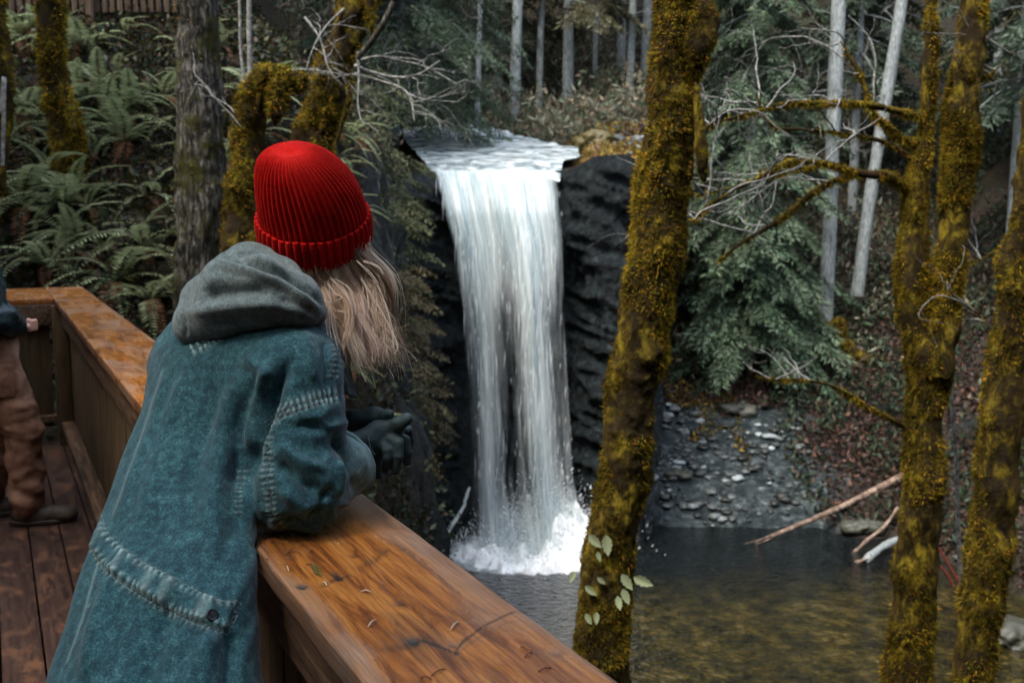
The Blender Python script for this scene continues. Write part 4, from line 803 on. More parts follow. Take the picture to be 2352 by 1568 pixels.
rl = framed('railing', 'orange brown timber railing with a broad worn cap running away to a corner', 'railing')
def capgrid(s0, s1, y0, y1, step, z, warp=True):
    ns = int((s1-s0)/step[0])+1; nt = int(abs(y1-y0)/step[1])+1
    S, T = np.meshgrid(np.linspace(s0, s1, ns), np.linspace(y0, y1, nt), indexing='ij'); Z = np.full(S.size, z); a = (np.arange(ns-1)[:, None]*nt+np.arange(nt-1)[None]).ravel()
    return np.stack([S.ravel(), T.ravel(), Z], 1), np.stack([a, a+nt, a+nt+1, a+1], 1), ns, nt
def cap_piece(s0, s1, y0, y1, step, name='cap'):
    """top, rounded edges and underside of one cap board as a closed skin"""
    yb, yt = max(y0, y1), min(y0, y1); r = .006; th = .042
    nt = int((yb-yt-2*r)/step[1])+1; ys = np.linspace(yb-r, yt+r, nt)
    prof = [(yb-.02, -th), (yb-r*.3, -th), (yb, -th+r), (yb, -r)]+[(yb-r+r*math.cos(q), -r+r*math.sin(q)) for q in (.5, 1.05)]+[(q, 0) for q in ys]+[(yt+r-r*math.cos(q), -r+r*math.sin(q)) for q in (1.05, .5)]+[(yt, -r), (yt, -th+r), (yt+r*.3, -th), (yt+.02, -th)]
    pr = np.array(prof); ns = int((s1-s0)/step[0])+1; S = np.linspace(s0, s1, ns); k = len(pr)
    V = np.stack([np.repeat(S, k), np.tile(pr[:, 0], ns), CAPZ+np.tile(pr[:, 1], ns)], 1); i = np.arange(ns-1)[:, None]*k; j = np.arange(k)[None]; j2 = (j+1) % k
    F = np.stack([i+j, i+k+j, i+k+j2, i+j2], -1).reshape(-1, 4)
    n0 = len(V); caps = [[q for q in range(k)], [n0-k+q for q in range(k)][::-1]]
    top = V[:, 2] > CAPZ-.001; edge = np.minimum(yb-V[:, 1], V[:, 1]-yt)
    wob = fbm(np.stack([V[:, 0]*3, V[:, 1]*3, V[:, 1]*0], 1), 3, 4)
    gy_ = sstep(.045, .012, edge+.02*wob)*.75; stain = np.zeros(len(V)); dz = -.002*np.clip(fbm(V*[6, 25, 1], 3, 2), 0, 1)
    if s0 < 2:
        gy_ = np.maximum(gy_, sstep(.09, .03, (V[:, 1]-yt)+.02*wob)*sstep(.9, 1.7, V[:, 0])*.95)
        for (px, py, rx, ry, w) in [(694, 1345, .014, .010, 1.2), (774, 1323, .024, .008, 1.15), (811, 1275, .012, .008, .55), (919, 1383, .018, .012, .5), (1040, 1480, .008, .006, .8), (950, 1472, .02, .01, .55), (1280, 1500, .01, .008, .5)]:
            q = rail_pt(px, py); dd = np.hypot((V[:, 0]-q[0])/rx, (V[:, 1]-q[1])/ry)*(1+.25*vnoise(V*90, 5)); stain += w*np.exp(-dd**2*1.1); gy_ += .25*np.exp(-(dd/2.6)**2); dz -= .004*w*np.exp(-dd**2*2)
        for pts, wd, w in [([(972, 1468), (1000, 1480), (1048, 1500), (1052, 1485), (1069, 1466), (1095, 1448), (1124, 1430), (1179, 1403)], .0028, .85), ([(1052, 1500), (1075, 1478), (1120, 1450), (1160, 1430), (1200, 1424)], .004, .3), ([(835, 1298), (862, 1285), (890, 1262)], .007, .4), ([(740, 1345), (770, 1330), (800, 1322)], .006, .45), ([(880, 1490), (920, 1486), (965, 1466)], .012, .35), ([(1048, 1500), (1085, 1540), (1130, 1600)], .003, .4)]:
            q = [rail_pt(*p) for p in pts]; dd, _, _ = polydist(V[:, 0], V[:, 1], q); dd = dd*(1+.5*vnoise(V*40, 6)); stain += w*np.exp(-(dd/wd)**2); dz -= .0015*w*np.exp(-(dd/wd)**2)
        # lighter paler disc of wood beyond the curved seam
    if s0 >= 2: gy_ = np.maximum(gy_, .25+.5*sstep(-.1, .4, fbm(V*[2.2, 9, 1], 3, 7)))
    stain += .55*sstep(.25, .55, fbm(V*[4, 14, 1], 4, 11))*.5+sstep(.012, .0, yb-V[:, 1])*.35*(V[:, 2] < CAPZ-.004)
    V[:, 2] += np.where(top, dz, 0); V[:, 1] += np.where(~top, fbm(V*[7, 0, 0], 3, 1)*.0015, 0)
    return mesh(name, V, [F], cap_m, rl, attrs={'grey': gy_, 'stain': np.clip(stain, 0, 1)})
cap_piece(-2.2, 2.3, -T0, -T1, (.004, .0035)); cap_piece(2.303, S_END+1.25, -T0, -T1, (.02, .012))
# the broad cap of the short end rail
yy0, yy1 = -T0+.003, 3.2; V, F, ns, nt = capgrid(S_END, S_END+1.22, yy0, yy1, (.05, .05), CAPZ)
vb, fb = box(1.22, yy1-yy0, .042, (S_END+.61, (yy0+yy1)/2, CAPZ-.021), .005); mesh('cap', vb, fb, cap_m, rl, attrs={'grey': np.full(len(vb), .25), 'stain': np.zeros(len(vb))})
# beams under the cap
def bx(name, sx, sy, sz, c, m_, par, bev=.004, sm=False): V, F = box(sx, sy, sz, c, bev); return mesh(name, V, F, m_, par, smooth=sm)
bx('top_beam', S_END+2.1, .038, .14, ((S_END-2.1)/2, -T0-.055, CAPZ-.042-.071), beam_m, rl)
bx('outer_beam', S_END+2.1, .038, .14, ((S_END-2.1)/2, -T1+.055, CAPZ-.042-.071), beam_m, rl)
bx('bottom_beam', S_END+2.1, .085, .045, ((S_END-2.1)/2, -T0-.045, .15), beam_m, rl)
parts = []; s = -2.1; k = 0
rs = np.random.RandomState(5)
while s < S_END-.02:
    w_ = .19+rs.rand()*.012; off = .004*rs.rand(); V, F = box(w_, .019, .80, (s+w_/2, -T0-.095-off, .50+rs.randn()*.003), .003); parts.append((V, tris(F))); s += w_+.0035; k += 1
v, f, _ = cat_meshes(parts); mesh('board_wall', v, f, rail_m, rl, smooth=False)
for s in (-1.9, -.2, 1.6, 3.4, 5.2, 7.0): bx('post', .09, .09, 1.45, (s, -T0-.19, .30), beam_m, rl)
bx('end_beam', .04, 3.4, .15, (S_END-.005, 1.25, CAPZ-.12), beam_m, rl)
bx('end_bottom_beam', .07, 3.4, .05, (S_END-.02, 1.25, .19), beam_m, rl)
bx('corner_post', .10, .10, 1.02, (S_END-.06, -T0-.03, .51), rail_m, rl)
parts = []; y = -.35
while y < 3.0: w_ = .14; V, F = box(.019, w_, .86, (S_END+.045, y+w_/2, .55), .003); parts.append((V, tris(F))); y += w_+.006
v, f, _ = cat_meshes(parts); mesh('end_board_wall', v, f, rail_m, rl, smooth=False)
# platform
pf = framed('viewing_platform', 'damp brown timber viewing platform above the gorge', 'platform')
parts = []; y = -T0-.30; k = 0
while y < 3.3:
    w_ = .142; S = np.linspace(-3, S_END+.1, 60); V, F = box(S_END+3.1, w_, .036, ((S_END-2.9)/2, y+w_/2, -.018+rs.randn()*.0012), .004); parts.append((V, tris(F))); y += w_+.007
v, f, _ = cat_meshes(parts); mesh('floor_boards', v, f, deck_m, pf, smooth=False)
for s in np.arange(-2.8, S_END, .6): bx('joist', .045, 3.9, .19, (s, 1.3, -.135), beam_m, pf)
for s in (-2.2, 2.6, 7.2):
    bx('beam', .09, 3.9, .19, (s+.08, 1.3, -.33), beam_m, pf)
    for yy in (-.45, 2.9): bx('support_post', .14, .14, 5.2, (s+.08, yy, -3.02), beam_m, pf)
# wet leaves and needles lying on the cap
def on_cap(px, py, dz=.001): q = atz(px, py, CAPZ); return np.array([q[0], q[1], CAPZ+dz])
m = M_('needle_rust', .6); m.set(Base_Color=(.16, .055, .02, 1)); nr = m.m; m = M_('needle_pale', .6); m.set(Base_Color=(.5, .4, .3, 1)); npale = m.m; m = M_('needle_green', .6); m.set(Base_Color=(.06, .10, .03, 1)); ng = m.m
for (x0, y0, x1, y1, mt, lab) in [(655, 1274, 672, 1262, nr, 'rusty needle nearest the sleeve'), (668, 1268, 690, 1271, nr, 'rusty needle beside the sleeve, lying flat'), (709, 1268, 717, 1263, nr, 'tiny rusty needle under the elbow'), (658, 1300, 663, 1312, npale, 'short pale needle near the inner edge of the cap'), (608, 1292, 616, 1286, nr, 'rusty needle by the jacket'),
        (704, 1298, 724, 1300, nr, 'rusty needle above the green sprig'), (741, 1337, 751, 1346, npale, 'short pale needle right of the knot'), (829, 1359, 853, 1361, npale, 'pale needle in the middle of the cap'), (845, 1440, 864, 1424, npale, 'pale needle slanting near the inner edge'), (1035, 1446, 1054, 1428, npale, 'pale needle left of the curved seam'),
        (990, 1552, 1024, 1537, nr, 'long rusty needle near the bottom of the photo'), (966, 1556, 992, 1561, nr, 'curved rusty needle at the bottom edge'), (1195, 1487, 1212, 1497, nr, 'rusty needle beyond the curved seam'), (1205, 1510, 1222, 1500, nr, 'short rusty needle below the other beyond the seam'), (1235, 1543, 1266, 1535, nr, 'rusty needle at the right of the cap')]:
    a, b = on_cap(x0, y0), on_cap(x1, y1); mid = (a+b)/2+[0, 0, .003]; V, F = tube(catmull([a, mid, b], 4), [.0006]+[.0011]*7+[.0005], 5)
    tag(mesh('needle', V, F, mt), lab+' on the railing cap', 'needle', 'fallen needles on the railing cap')
sg = empty('green_sprig', tuple(on_cap(720, 1310)), 'tiny green fir sprig lying on the railing cap', 'sprig'); a, b = on_cap(716, 1294, .003), on_cap(728, 1322, .003); V, F = tube([a, (a+b)/2, b], .0011, 5); mesh('stem', V, F, ng, sg)
for k in range(7):
    p = a+(b-a)*(.2+.12*k); q = on_cap(*(np.array([712, 1302]) if k % 2 else np.array([735, 1308]))+np.array([1.5*k, 3.2*k]), .004); V, F = tube([p, (p+q)/2, q], [.001, .0011, .0004], 5); mesh('needle', V, F, ng, sg)
# ---------------------------------------------------------------- the person at the rail
m = M_('denim', .82, .25); o1 = m.obj(); fine = m.noise(o1, 270, 3, .75); med = m.noise(o1, 62, 5, .72); big = m.noise(o1, 11, 4, .6); slub = m.noise(m.obj((160, 160, 900)), 1, 2, .6)
mixv = m.math('ADD', m.math('MULTIPLY', med, .50), m.math('MULTIPLY', big, .10)); mixv = m.math('ADD', mixv, m.math('MULTIPLY', fine, .47))
c = m.ramp(mixv, [(.40, (.003, .018, .030)), (.50, (.006, .040, .057)), (.58, (.016, .078, .098)), (.67, (.060, .155, .175)), (.78, (.19, .33, .34))])
wr = m.math('MULTIPLY', m.attr('wear').outputs[2], m.math('MULTIPLY_ADD', fine, 1.2, .3)); wr = m.n('ShaderNodeClamp', {0: wr}).outputs[0]
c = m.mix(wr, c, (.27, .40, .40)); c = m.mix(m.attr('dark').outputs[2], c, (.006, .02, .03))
c = m.mix(m.math('MULTIPLY', m.attr('pale').outputs[2], .75), c, m.ramp(mixv, [(.4, (.10, .20, .21)), (.6, (.24, .36, .36)), (.75, (.38, .48, .47))]))
m.set(Base_Color=c, Normal=m.bump(m.math('ADD', m.math('MULTIPLY', med, .7), m.math('MULTIPLY', fine, .5)), .55, .0022)); m.set(Sheen_Weight=.15, Sheen_Roughness=.5); denim = m.m
m = M_('fleece', .95, .1); f1 = m.noise(m.obj(), 300, 4, .75); f2 = m.noise(m.obj(), 70, 4, .7); m.set(Base_Color=m.ramp(m.math('MULTIPLY_ADD', f2, .45, m.math('MULTIPLY', f1, .55)), [(.36, (.035, .052, .055)), (.5, (.10, .14, .145)), (.64, (.22, .27, .275))]), Normal=m.bump(f1, .4, .0025), Sheen_Weight=.3); fleece = m.m
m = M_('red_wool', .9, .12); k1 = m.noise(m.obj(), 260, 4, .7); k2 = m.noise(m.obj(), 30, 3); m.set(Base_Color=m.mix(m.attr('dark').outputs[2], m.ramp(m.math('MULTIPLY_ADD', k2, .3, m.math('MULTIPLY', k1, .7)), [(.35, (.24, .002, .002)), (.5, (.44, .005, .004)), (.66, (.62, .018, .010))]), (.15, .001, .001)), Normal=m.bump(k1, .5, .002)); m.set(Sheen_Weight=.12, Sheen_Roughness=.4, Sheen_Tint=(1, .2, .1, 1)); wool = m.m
m = M_('glove_cloth', .62, .3); g1 = m.noise(m.obj(), 500, 2); m.set(Base_Color=m.ramp(g1, [(.3, (.020, .040, .045)), (.7, (.040, .070, .078))]), Normal=m.bump(g1, .25, .001)); glove_m = m.m
m = M_('skin', .5, .35); m.set(Base_Color=(.55, .32, .24, 1), Subsurface_Weight=.1, Subsurface_Scale=.01); skin = m.m
m = M_('hair', .42, .5); m.set(Base_Color=m.attr('Col').outputs[0]); hair_m = m.m
m = M_('thread', .7); m.set(Base_Color=(.20, .12, .12, 1)); thread_m = m.m; m = M_('thread_pale', .7); m.set(Base_Color=(.20, .27, .28, 1)); thread2_m = m.m
m = M_('snap_metal', .3); m.set(Base_Color=(.05, .055, .06, 1), Metallic=.9); snap_m = m.m
m = M_('dark_trousers', .85); m.set(Base_Color=(.02, .025, .03, 1)); trou_m = m.m; m = M_('shoe_leather', .5); m.set(Base_Color=(.03, .02, .015, 1)); shoe_m = m.m

U3 = np.array([.866, -.5, 0]); F3 = np.array([.5, .866, 0]); Z3 = np.array([0, 0, 1.])
def outn(P): return P[:, 0]*RN[0]+P[:, 1]*RN[1]
rowsT = [(2020, -20, 640, 1.46), (1800, 45, 625, 1.50), (1568, 108, 600, 1.57), (1420, 158, 590, 1.64), (1300, 198, 584, 1.70), (1180, 236, 580, 1.79), (1060, 279, 610, 1.88), (960, 320, 665, 1.95), (860, 342, 745, 2.00), (790, 356, 765, 2.03), (740, 398, 745, 2.05), (700, 450, 715, 2.06), (670, 510, 690, 2.06)]
sec = []
for py, L_, R_, Y in rowsT:
    a, b = at(L_, py, Y), at(R_, py, Y); sec.append([a[2], (a[0]+b[0])/2, (a[1]+b[1])/2, np.linalg.norm(b-a)/2])
sec = np.array(sec); ZS = sec[:, 0]
def torso(P, inset=0.0, ratio=.62):
    z = np.clip(P[:, 2], ZS[0], ZS[-1]); cx = np.interp(z, ZS, sec[:, 1]); cy = np.interp(z, ZS, sec[:, 2]); w_ = np.interp(z, ZS, sec[:, 3])
    e_u, e_f = .72, .695; a = w_/np.sqrt(e_u**2+(ratio*e_f)**2)-inset; b = a*ratio; b = np.maximum(b, .09-inset); a = np.maximum(a, .02)
    du = (P[:, 0]-cx)*U3[0]+(P[:, 1]-cy)*U3[1]; df = (P[:, 0]-cx)*F3[0]+(P[:, 1]-cy)*F3[1]
    k0 = np.sqrt((du/a)**2+(df/b)**2); d = k0*(k0-1)/(np.sqrt((du/a**2)**2+(df/b**2)**2)+1e-6)
    dz = np.maximum(P[:, 2]-(ZS[-1]-inset), (ZS[0]+inset)-P[:, 2]); return np.maximum(d, dz)
SHR = at(676, 862, 1.90); ELR = at(686, 1142, 1.80); ELR[2] = max(ELR[2], CAPZ+.082); WRR = at(790, 1066, 1.93)
SHL = at(432, 842, 2.17); ELL = np.array([-.61, 2.22, CAPZ+.075]); WRL = at(770, 975, 2.10)
def jacket_sdf(P):
    d = torso(P)
    sh = np.minimum(cone(P, at(560, 790, 2.04), SHR+[0, 0, .0], .09, .088), cone(P, at(560, 790, 2.06), SHL, .09, .08)); d = smin(d, sh, .05)
    d = smin(d, cone(P, SHR, SHR*.5+ELR*.5, .090, .092), .03); arm = smin(cone(P, SHR*.5+ELR*.5, ELR, .092, .081), cone(P, ELR, WRR, .080, .066), .03); d = smin(d, arm, .016)
    al = smin(cone(P, SHL, ELL, .082, .075), cone(P, ELL, WRL*.75+ELL*.25, .07, .055), .03); d = smin(d, al, .02)
    dr = unit(WRR-ELR); d = np.maximum(d, np.where(np.linalg.norm(P-WRR, axis=1) < .14, (P-WRR)@dr-.012, -1))
    t = outn(P); d = np.maximum(d, np.where(P[:, 2] < CAPZ+.004, t-(T0-.006), -1)); d = np.maximum(d, np.where(t > T0-.006, CAPZ+.003-P[:, 2], -1))
    # press where torso front meets the rail edge
    return d
V, F = surface(jacket_sdf, (-1.25, 1.0, ZS[0]-.02), (-.05, 2.6, 1.56), .0052)
V = smooth_mesh(V, F, 3, .6); N_ = vnormals(V, F); px, py = proj(V); view = unit(V-np.array([0, 0, CAMZ])); face = np.clip(-(N_*view).sum(1)*1.6+.1, 0, 1)
armsel = sstep(.010, .032, torso(V))*sstep(880, 950, py)*(px > 540)  # 1 on the sleeve
dsp = np.zeros(len(V)); wear = np.zeros(len(V)); darkw = np.zeros(len(V)); pale = np.zeros(len(V))
# broad soft folds: fall of the cloth (down and left), plus sleeve folds
q = np.stack([(px+.42*py)/52, (py-.35*px)/330, V[:, 1]*2], 1); dsp += .0055*fbm(q, 3, 2)*(1-armsel)*sstep(1.47, 1.30, V[:, 2]); dsp += .0012*fbm(V*18, 3, 3)
rid = 1-np.abs(fbm(np.stack([px/70-py/160, py/60+px/190, V[:, 2]*0], 1), 2, 8)); dsp += .010*(rid-.7)*armsel
FK = 1.5
def fold(pts, w, amp, ridge=False, sel=None):
    """cloth fold along a line given on the survey photo: crease (amp<0) or ridge (amp>0)"""
    global dsp
    d, arc, side = polydist(px, py, pts); g = np.exp(-(d/w)**2)*face
    L = arc.max()+1e-6; g = g*np.clip(np.minimum(arc/(.15*L)+.25, (L-arc)/(.25*L)+.1), 0, 1)
    if sel is not None: g = g*sel
    dsp = dsp+amp*FK*g
back = 1-armsel
fold([(660, 838), (632, 890), (600, 960), (578, 1040), (566, 1120)], 16, -.020)
fold([(625, 845), (598, 895), (575, 960), (560, 1040)], 15, .013, sel=back)
fold([(590, 870), (562, 950), (545, 1040), (535, 1160)], 16, -.010, sel=back)
fold([(560, 850), (520, 960), (500, 1080), (490, 1200), (500, 1330)], 24, .009, sel=back)
fold([(500, 860), (470, 980), (440, 1120), (430, 1250)], 22, -.008, sel=back)
fold([(430, 850), (395, 980), (350, 1120), (320, 1230)], 24, .008, sel=back)
fold([(380, 860), (352, 980), (305, 1100), (275, 1190)], 10, .006, sel=back)
fold([(400, 1350), (360, 1450), (330, 1568), (300, 1700)], 28, -.011, sel=back)
fold([(480, 1450), (470, 1568), (460, 1700)], 26, .010, sel=back); fold([(260, 1320), (225, 1420), (190, 1568)], 18, .008, sel=back); fold([(530, 1450), (525, 1568), (530, 1700)], 16, -.010, sel=back)
fold([(560, 820), (610, 850), (660, 880)], 16, .006); fold([(700, 760), (715, 830), (722, 890)], 14, .006); fold([(745, 780), (752, 850), (752, 900)], 9, -.005)
fold([(770, 1010), (800, 1050), (815, 1110), (815, 1140)], 8, -.010); fold([(792, 1000), (826, 1040), (838, 1095)], 10, .006); fold([(770, 1060), (780, 1100), (778, 1150)], 9, .009)
fold([(640, 1020), (690, 1060), (750, 1080)], 14, .007); fold([(640, 1060), (690, 1105), (745, 1130)], 13, -.010); fold([(640, 1120), (700, 1165), (760, 1150)], 14, .008); fold([(760, 1120), (735, 1160), (700, 1200)], 8, -.007)
fold([(650, 985), (700, 975), (760, 990)], 12, -.005); fold([(650, 1190), (700, 1205), (750, 1190)], 10, -.006)
def seam(pts, puck=.0022, wl=11.0, width=11, depth=.0022, sgn=0, sel=1.0, w_wear=.8):
    """sewn seam: narrow groove with puckers beside it and the rubbed ridges of the puckers paler"""
    global dsp, wear, darkw
    d, arc, side = polydist(px, py, pts); L = arc.max()
    m_ = face*sel*((arc > 0.5) & (arc < L-.5)); ph = arc/wl*2*math.pi+1.8*vnoise(np.stack([arc/26, arc*0, arc*0], 1), 4)
    on = np.exp(-((d-width*.5)/(width*.55))**2) if sgn == 0 else np.exp(-((sgn*side-width*.5)/(width*.6))**2)
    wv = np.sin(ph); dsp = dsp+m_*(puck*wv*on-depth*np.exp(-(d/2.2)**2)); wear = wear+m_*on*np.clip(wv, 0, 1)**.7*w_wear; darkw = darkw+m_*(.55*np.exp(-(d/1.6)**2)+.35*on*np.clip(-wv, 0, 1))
band_u = [(233, 1180), (246, 1222), (285, 1262), (340, 1298), (400, 1328), (455, 1358), (505, 1380), (546, 1384)]
band_l = [(207, 1252), (236, 1298), (290, 1340), (350, 1376), (410, 1406), (460, 1430), (500, 1444), (524, 1447)]
du_, au, su = polydist(px, py, band_u); dl_, al_, sl2 = polydist(px, py, band_l)
inband = sstep(-3, 3, su)*sstep(3, -3, sl2)*(px < 542+(1384-py)*.33)*back*face; dsp += .0085*inband+.0035*inband*np.sin(au/15+2*vnoise(np.stack([au/30, au*0, au*0], 1), 2))
wear += inband*.35*np.clip(np.sin(au/15+2*vnoise(np.stack([au/30, au*0, au*0], 1), 2)), 0, 1)
seam(band_u, .0018, 15, 13, .002, 1, back); seam(band_l, .0024, 15, 14, .003, -1, back); seam([(p[0]-3, p[1]+14) for p in band_l], .002, 14, 10, .001, -1, back, .5)
seam([(546, 1382), (538, 1412), (523, 1448)], .002, 9, 7, .004, 0, back, 1.0)
arm_top = [(792, 905), (745, 911), (690, 927), (640, 946), (604, 974)]; arm_side = [(610, 985), (613, 1040), (614, 1090), (620, 1150), (636, 1205), (650, 1226)]
seam(arm_top, .0026, 13, 17, .003, 0, 1, .9); seam([(p[0], p[1]+12) for p in arm_top], .001, 13, 5, .0015, 0, 1, .3); seam(arm_side, .0026, 13, 14, .003, 0, 1, .7)
seam([(440, 803), (480, 782), (530, 754), (580, 735), (640, 724), (700, 722), (742, 738)], .0022, 13, 13, .003, 0, 1, .9)
seam([(744, 735), (768, 775), (778, 820), (770, 870)], .0024, 12, 12, .002, 0, 1, .9); seam([(556, 1075), (550, 1130), (548, 1180)], .002, 12, 8, .002, 0, 1, .5)
d, _, _ = polydist(px, py, [(372, 850), (340, 960), (300, 1080), (258, 1180)]); wear += .35*np.exp(-(d/3)**2)*face; d, _, _ = polydist(px, py, [(225, 1290), (190, 1400), (150, 1520)]); wear += .5*np.exp(-(d/2.5)**2)*face; dsp += .001*np.exp(-(d/5)**2)
pale = sstep(752, 790, px+.25*(py-1060))*armsel*(py > 975)*(V[:, 2] > 0)*sstep(.02, -.01, cone(V, ELR*.35+WRR*.65, WRR, .07, .07)-.0)*1.0
FK = 1.0
V = V+N_*dsp[:, None]; V[:, 2] = np.where((outn(V) > T0-.004) & (V[:, 2] < CAPZ+.002), CAPZ+.002, V[:, 2])
JV, JF = V, F

# body: head with a face, neck, torso, legs, in one skin
HC = at(728, 548, 2.12); FD = unit([.42, .88, -.22]); HR = unit(np.cross(FD, Z3)); HU = np.cross(HR, FD); HM = np.stack([HR, FD, HU], 1)
hp = lambda a, b, c_: HC+HR*a+FD*b+HU*c_
HIP = np.array([(sec[2, 1]), sec[2, 2]+.045, .86]); 
def body_sdf(P):
    d = smin(ell(P, HC, (.073, .092, .105), HM), ell(P, hp(0, .035, -.055), (.055, .06, .06), HM), .03)
    d = smin(d, ell(P, hp(0, .100, -.012), (.011, .020, .022), HM), .012)                         # nose
    d = smin(d, ell(P, hp(0, .078, .012), (.055, .018, .010), HM), .012)                         # brow
    for s in (-1, 1):
        d = smin(d, ell(P, hp(s*.030, .077, -.03), (.018, .018, .018), HM), .015); d = smin(d, ell(P, hp(s*.076, -.005, -.01), (.008, .018, .03), HM), .006)
        d = np.maximum(d, -(ell(P, hp(s*.031, .098, .0), (.014, .012, .008), HM))); d = np.minimum(d, ell(P, hp(s*.031, .084, .0), (.012, .012, .012), HM))
    d = smin(d, ell(P, hp(0, .090, -.052), (.022, .010, .006), HM), .005); d = smin(d, ell(P, hp(0, .085, -.062), (.018, .012, .006), HM), .004); d = smin(d, ell(P, hp(0, .075, -.092), (.02, .02, .016), HM), .02)
    d = smin(d, cone(P, hp(0, -.02, -.06), at(585, 770, 2.07), .052, .058), .02)
    d = smin(d, torso(P, .05)+np.where(P[:, 2] < ZS[0]+.06, .2, 0), .02)
    for s, sh, el_, wr_ in ((1, SHR, ELR, WRR), (-1, SHL, ELL, WRL)): d = smin(d, smin(cone(P, sh, el_+[0, 0, -.02], .05, .042), cone(P, el_+[0, 0, -.02], wr_, .042, .028), .02), .03)
    hc = HIP+[0, 0, 0]; d = smin(d, ell(P, hc+F3*.01+[0, 0, -.02], (.115, .065, .10), np.stack([U3, F3, Z3], 1)), .02)
    for s in (-1, 1):
        a = hc+U3*s*.07+F3*.01+[0, 0, -.12]; k_ = hc+U3*s*.095-F3*.02; k_ = np.array([k_[0], k_[1], .5]); f_ = hc+U3*s*.10-F3*.07; f_ = np.array([f_[0], f_[1], .09])
        d = smin(d, smin(cone(P, a, k_, .068, .052), cone(P, k_, f_, .053, .034), .02), .03); d = smin(d, cone(P, f_+[0, 0, -.05], f_+F3*.15+[0, 0, -.06], .034, .026), .02)
    return d
BV, BF = surface(body_sdf, (-1.1, .95, .0), (-.15, 2.5, 1.85), .0085); BV = smooth_mesh(BV, BF, 1)
# body is kept inside the clothes
person = mesh('person', BV, BF, skin); tag(person, 'person in red knitted hat and teal denim jacket leaning on the railing cap', 'person')
jk = mesh('jacket', JV, JF, denim, person, attrs={'wear': np.clip(wear, 0, 1), 'dark': np.clip(darkw, 0, .8), 'pale': np.clip(pale, 0, 1)})
from mathutils.bvhtree import BVHTree
bvh = BVHTree.FromPolygons([tuple(v) for v in JV], [tuple(f) for f in JF.tolist()])
def onjacket(px_, py_, lift=.0012):
    o = Vector((0, 0, CAMZ)); d = Vector(at(px_, py_, 1.0)-np.array([0, 0, CAMZ])).normalized(); h, nn, i, ds = bvh.ray_cast(o, d)
    if h is None: return None
    if nn.dot(d) > 0: nn = -nn
    return np.array(h+nn*lift), np.array(nn)
def stitches(pts, mt, dash=7.0, gap=3.2, r=.00055):
    out = []; P = np.array(pts, float); L = np.r_[0, np.cumsum(np.linalg.norm(np.diff(P, axis=0), axis=1))]; s = 1.0
    while s+dash < L[-1]:
        a = [np.interp(s, L, P[:, 0]), np.interp(s, L, P[:, 1])]; b = [np.interp(s+dash, L, P[:, 0]), np.interp(s+dash, L, P[:, 1])]; c0 = [(a[0]+b[0])/2, (a[1]+b[1])/2]
        h = [onjacket(*q, lift=lf) for q, lf in ((a, .0002), (c0, .001), (b, .0002))]
        if all(x is not None for x in h) and np.linalg.norm(h[0][0]-h[2][0]) < .02: V, F = tube([h[0][0], h[1][0], h[2][0]], [r*.6, r, r*.6], 5); out.append((V, tris(F)))
        s += dash+gap
    return out
sc = lambda pts: [tuple(p) for p in catmull(pts, 6)]
st = stitches(sc(arm_top), 0)+stitches(sc([(p[0]+1, p[1]+11) for p in arm_top]), 0)+stitches(sc(arm_side), 0)+stitches(sc(band_l), 0)
v, f, _ = cat_meshes(st); mesh('stitching', v, f, thread_m, jk)
st = stitches(sc(band_u), 0)+stitches(sc([(p[0]+2, p[1]+9) for p in band_l]), 0)+stitches(sc([(545, 1384), (536, 1412), (522, 1446)]), 0, 5, 1.5, .0009)+stitches(sc([(440, 806), (480, 785), (530, 758), (580, 739), (640, 728), (700, 727), (742, 742)]), 0)
v, f, _ = cat_meshes(st); mesh('pale_stitching', v, f, thread2_m, jk)
h = onjacket(487, 1412, .001)
if h is not None:
    p, n_ = h; a_ = unit(np.cross(n_, Z3)); b_ = np.cross(n_, a_); k = 28; th = np.linspace(0, 2*math.pi, k, endpoint=False); V = []
    for r_, z_ in ((.0105, -.001), (.0108, .0012), (.0095, .0028), (.008, .0024), (.0055, .0016), (.001, .0016)): V += [p+a_*r_*math.cos(t)+b_*r_*math.sin(t)+n_*z_ for t in th]
    F = [[i*k+j, i*k+(j+1) % k, (i+1)*k+(j+1) % k, (i+1)*k+j] for i in range(5) for j in range(k)]; mesh('snap_button', np.array(V), np.array(F), snap_m, jk)
# collar point showing beyond the shoulder
def sheet(rows, th=.003):
    """thin cloth leaf from rows of 3-D points, given a thickness"""
    A = np.array(rows, float); n, k = A.shape[:2]; V = A.reshape(-1, 3); a = (np.arange(n-1)[:, None]*k+np.arange(k-1)[None]).ravel(); F = np.stack([a, a+k, a+k+1, a+1], 1)
    N0 = vnormals(V, F); T = np.vstack([V+N0*th/2, V-N0*th/2]); nb = len(V); Fs = np.vstack([F, F[:, ::-1]+nb]); E = []
    rim = [i*k for i in range(n)]+[(n-1)*k+j for j in range(1, k)]+[i*k+k-1 for i in range(n-2, -1, -1)]+[j for j in range(k-2, 0, -1)]
    for q in range(len(rim)): a, b = rim[q], rim[(q+1) % len(rim)]; E.append([b, a, a+nb, b+nb])
    return T, np.vstack([Fs, E])
def ruled(A, B, YA, YB, n=14, k=6):
    a = catmull([at(x, y, Y) for (x, y), Y in zip(A, YA)], n); b = catmull([at(x, y, Y) for (x, y), Y in zip(B, YB)], n); t = np.linspace(0, 1, k)[None, :, None]; return a[:, None]*(1-t)+b[:, None]*t
zat = lambda V: {'wear': np.full(len(V), .1), 'dark': np.zeros(len(V)), 'pale': np.zeros(len(V))}
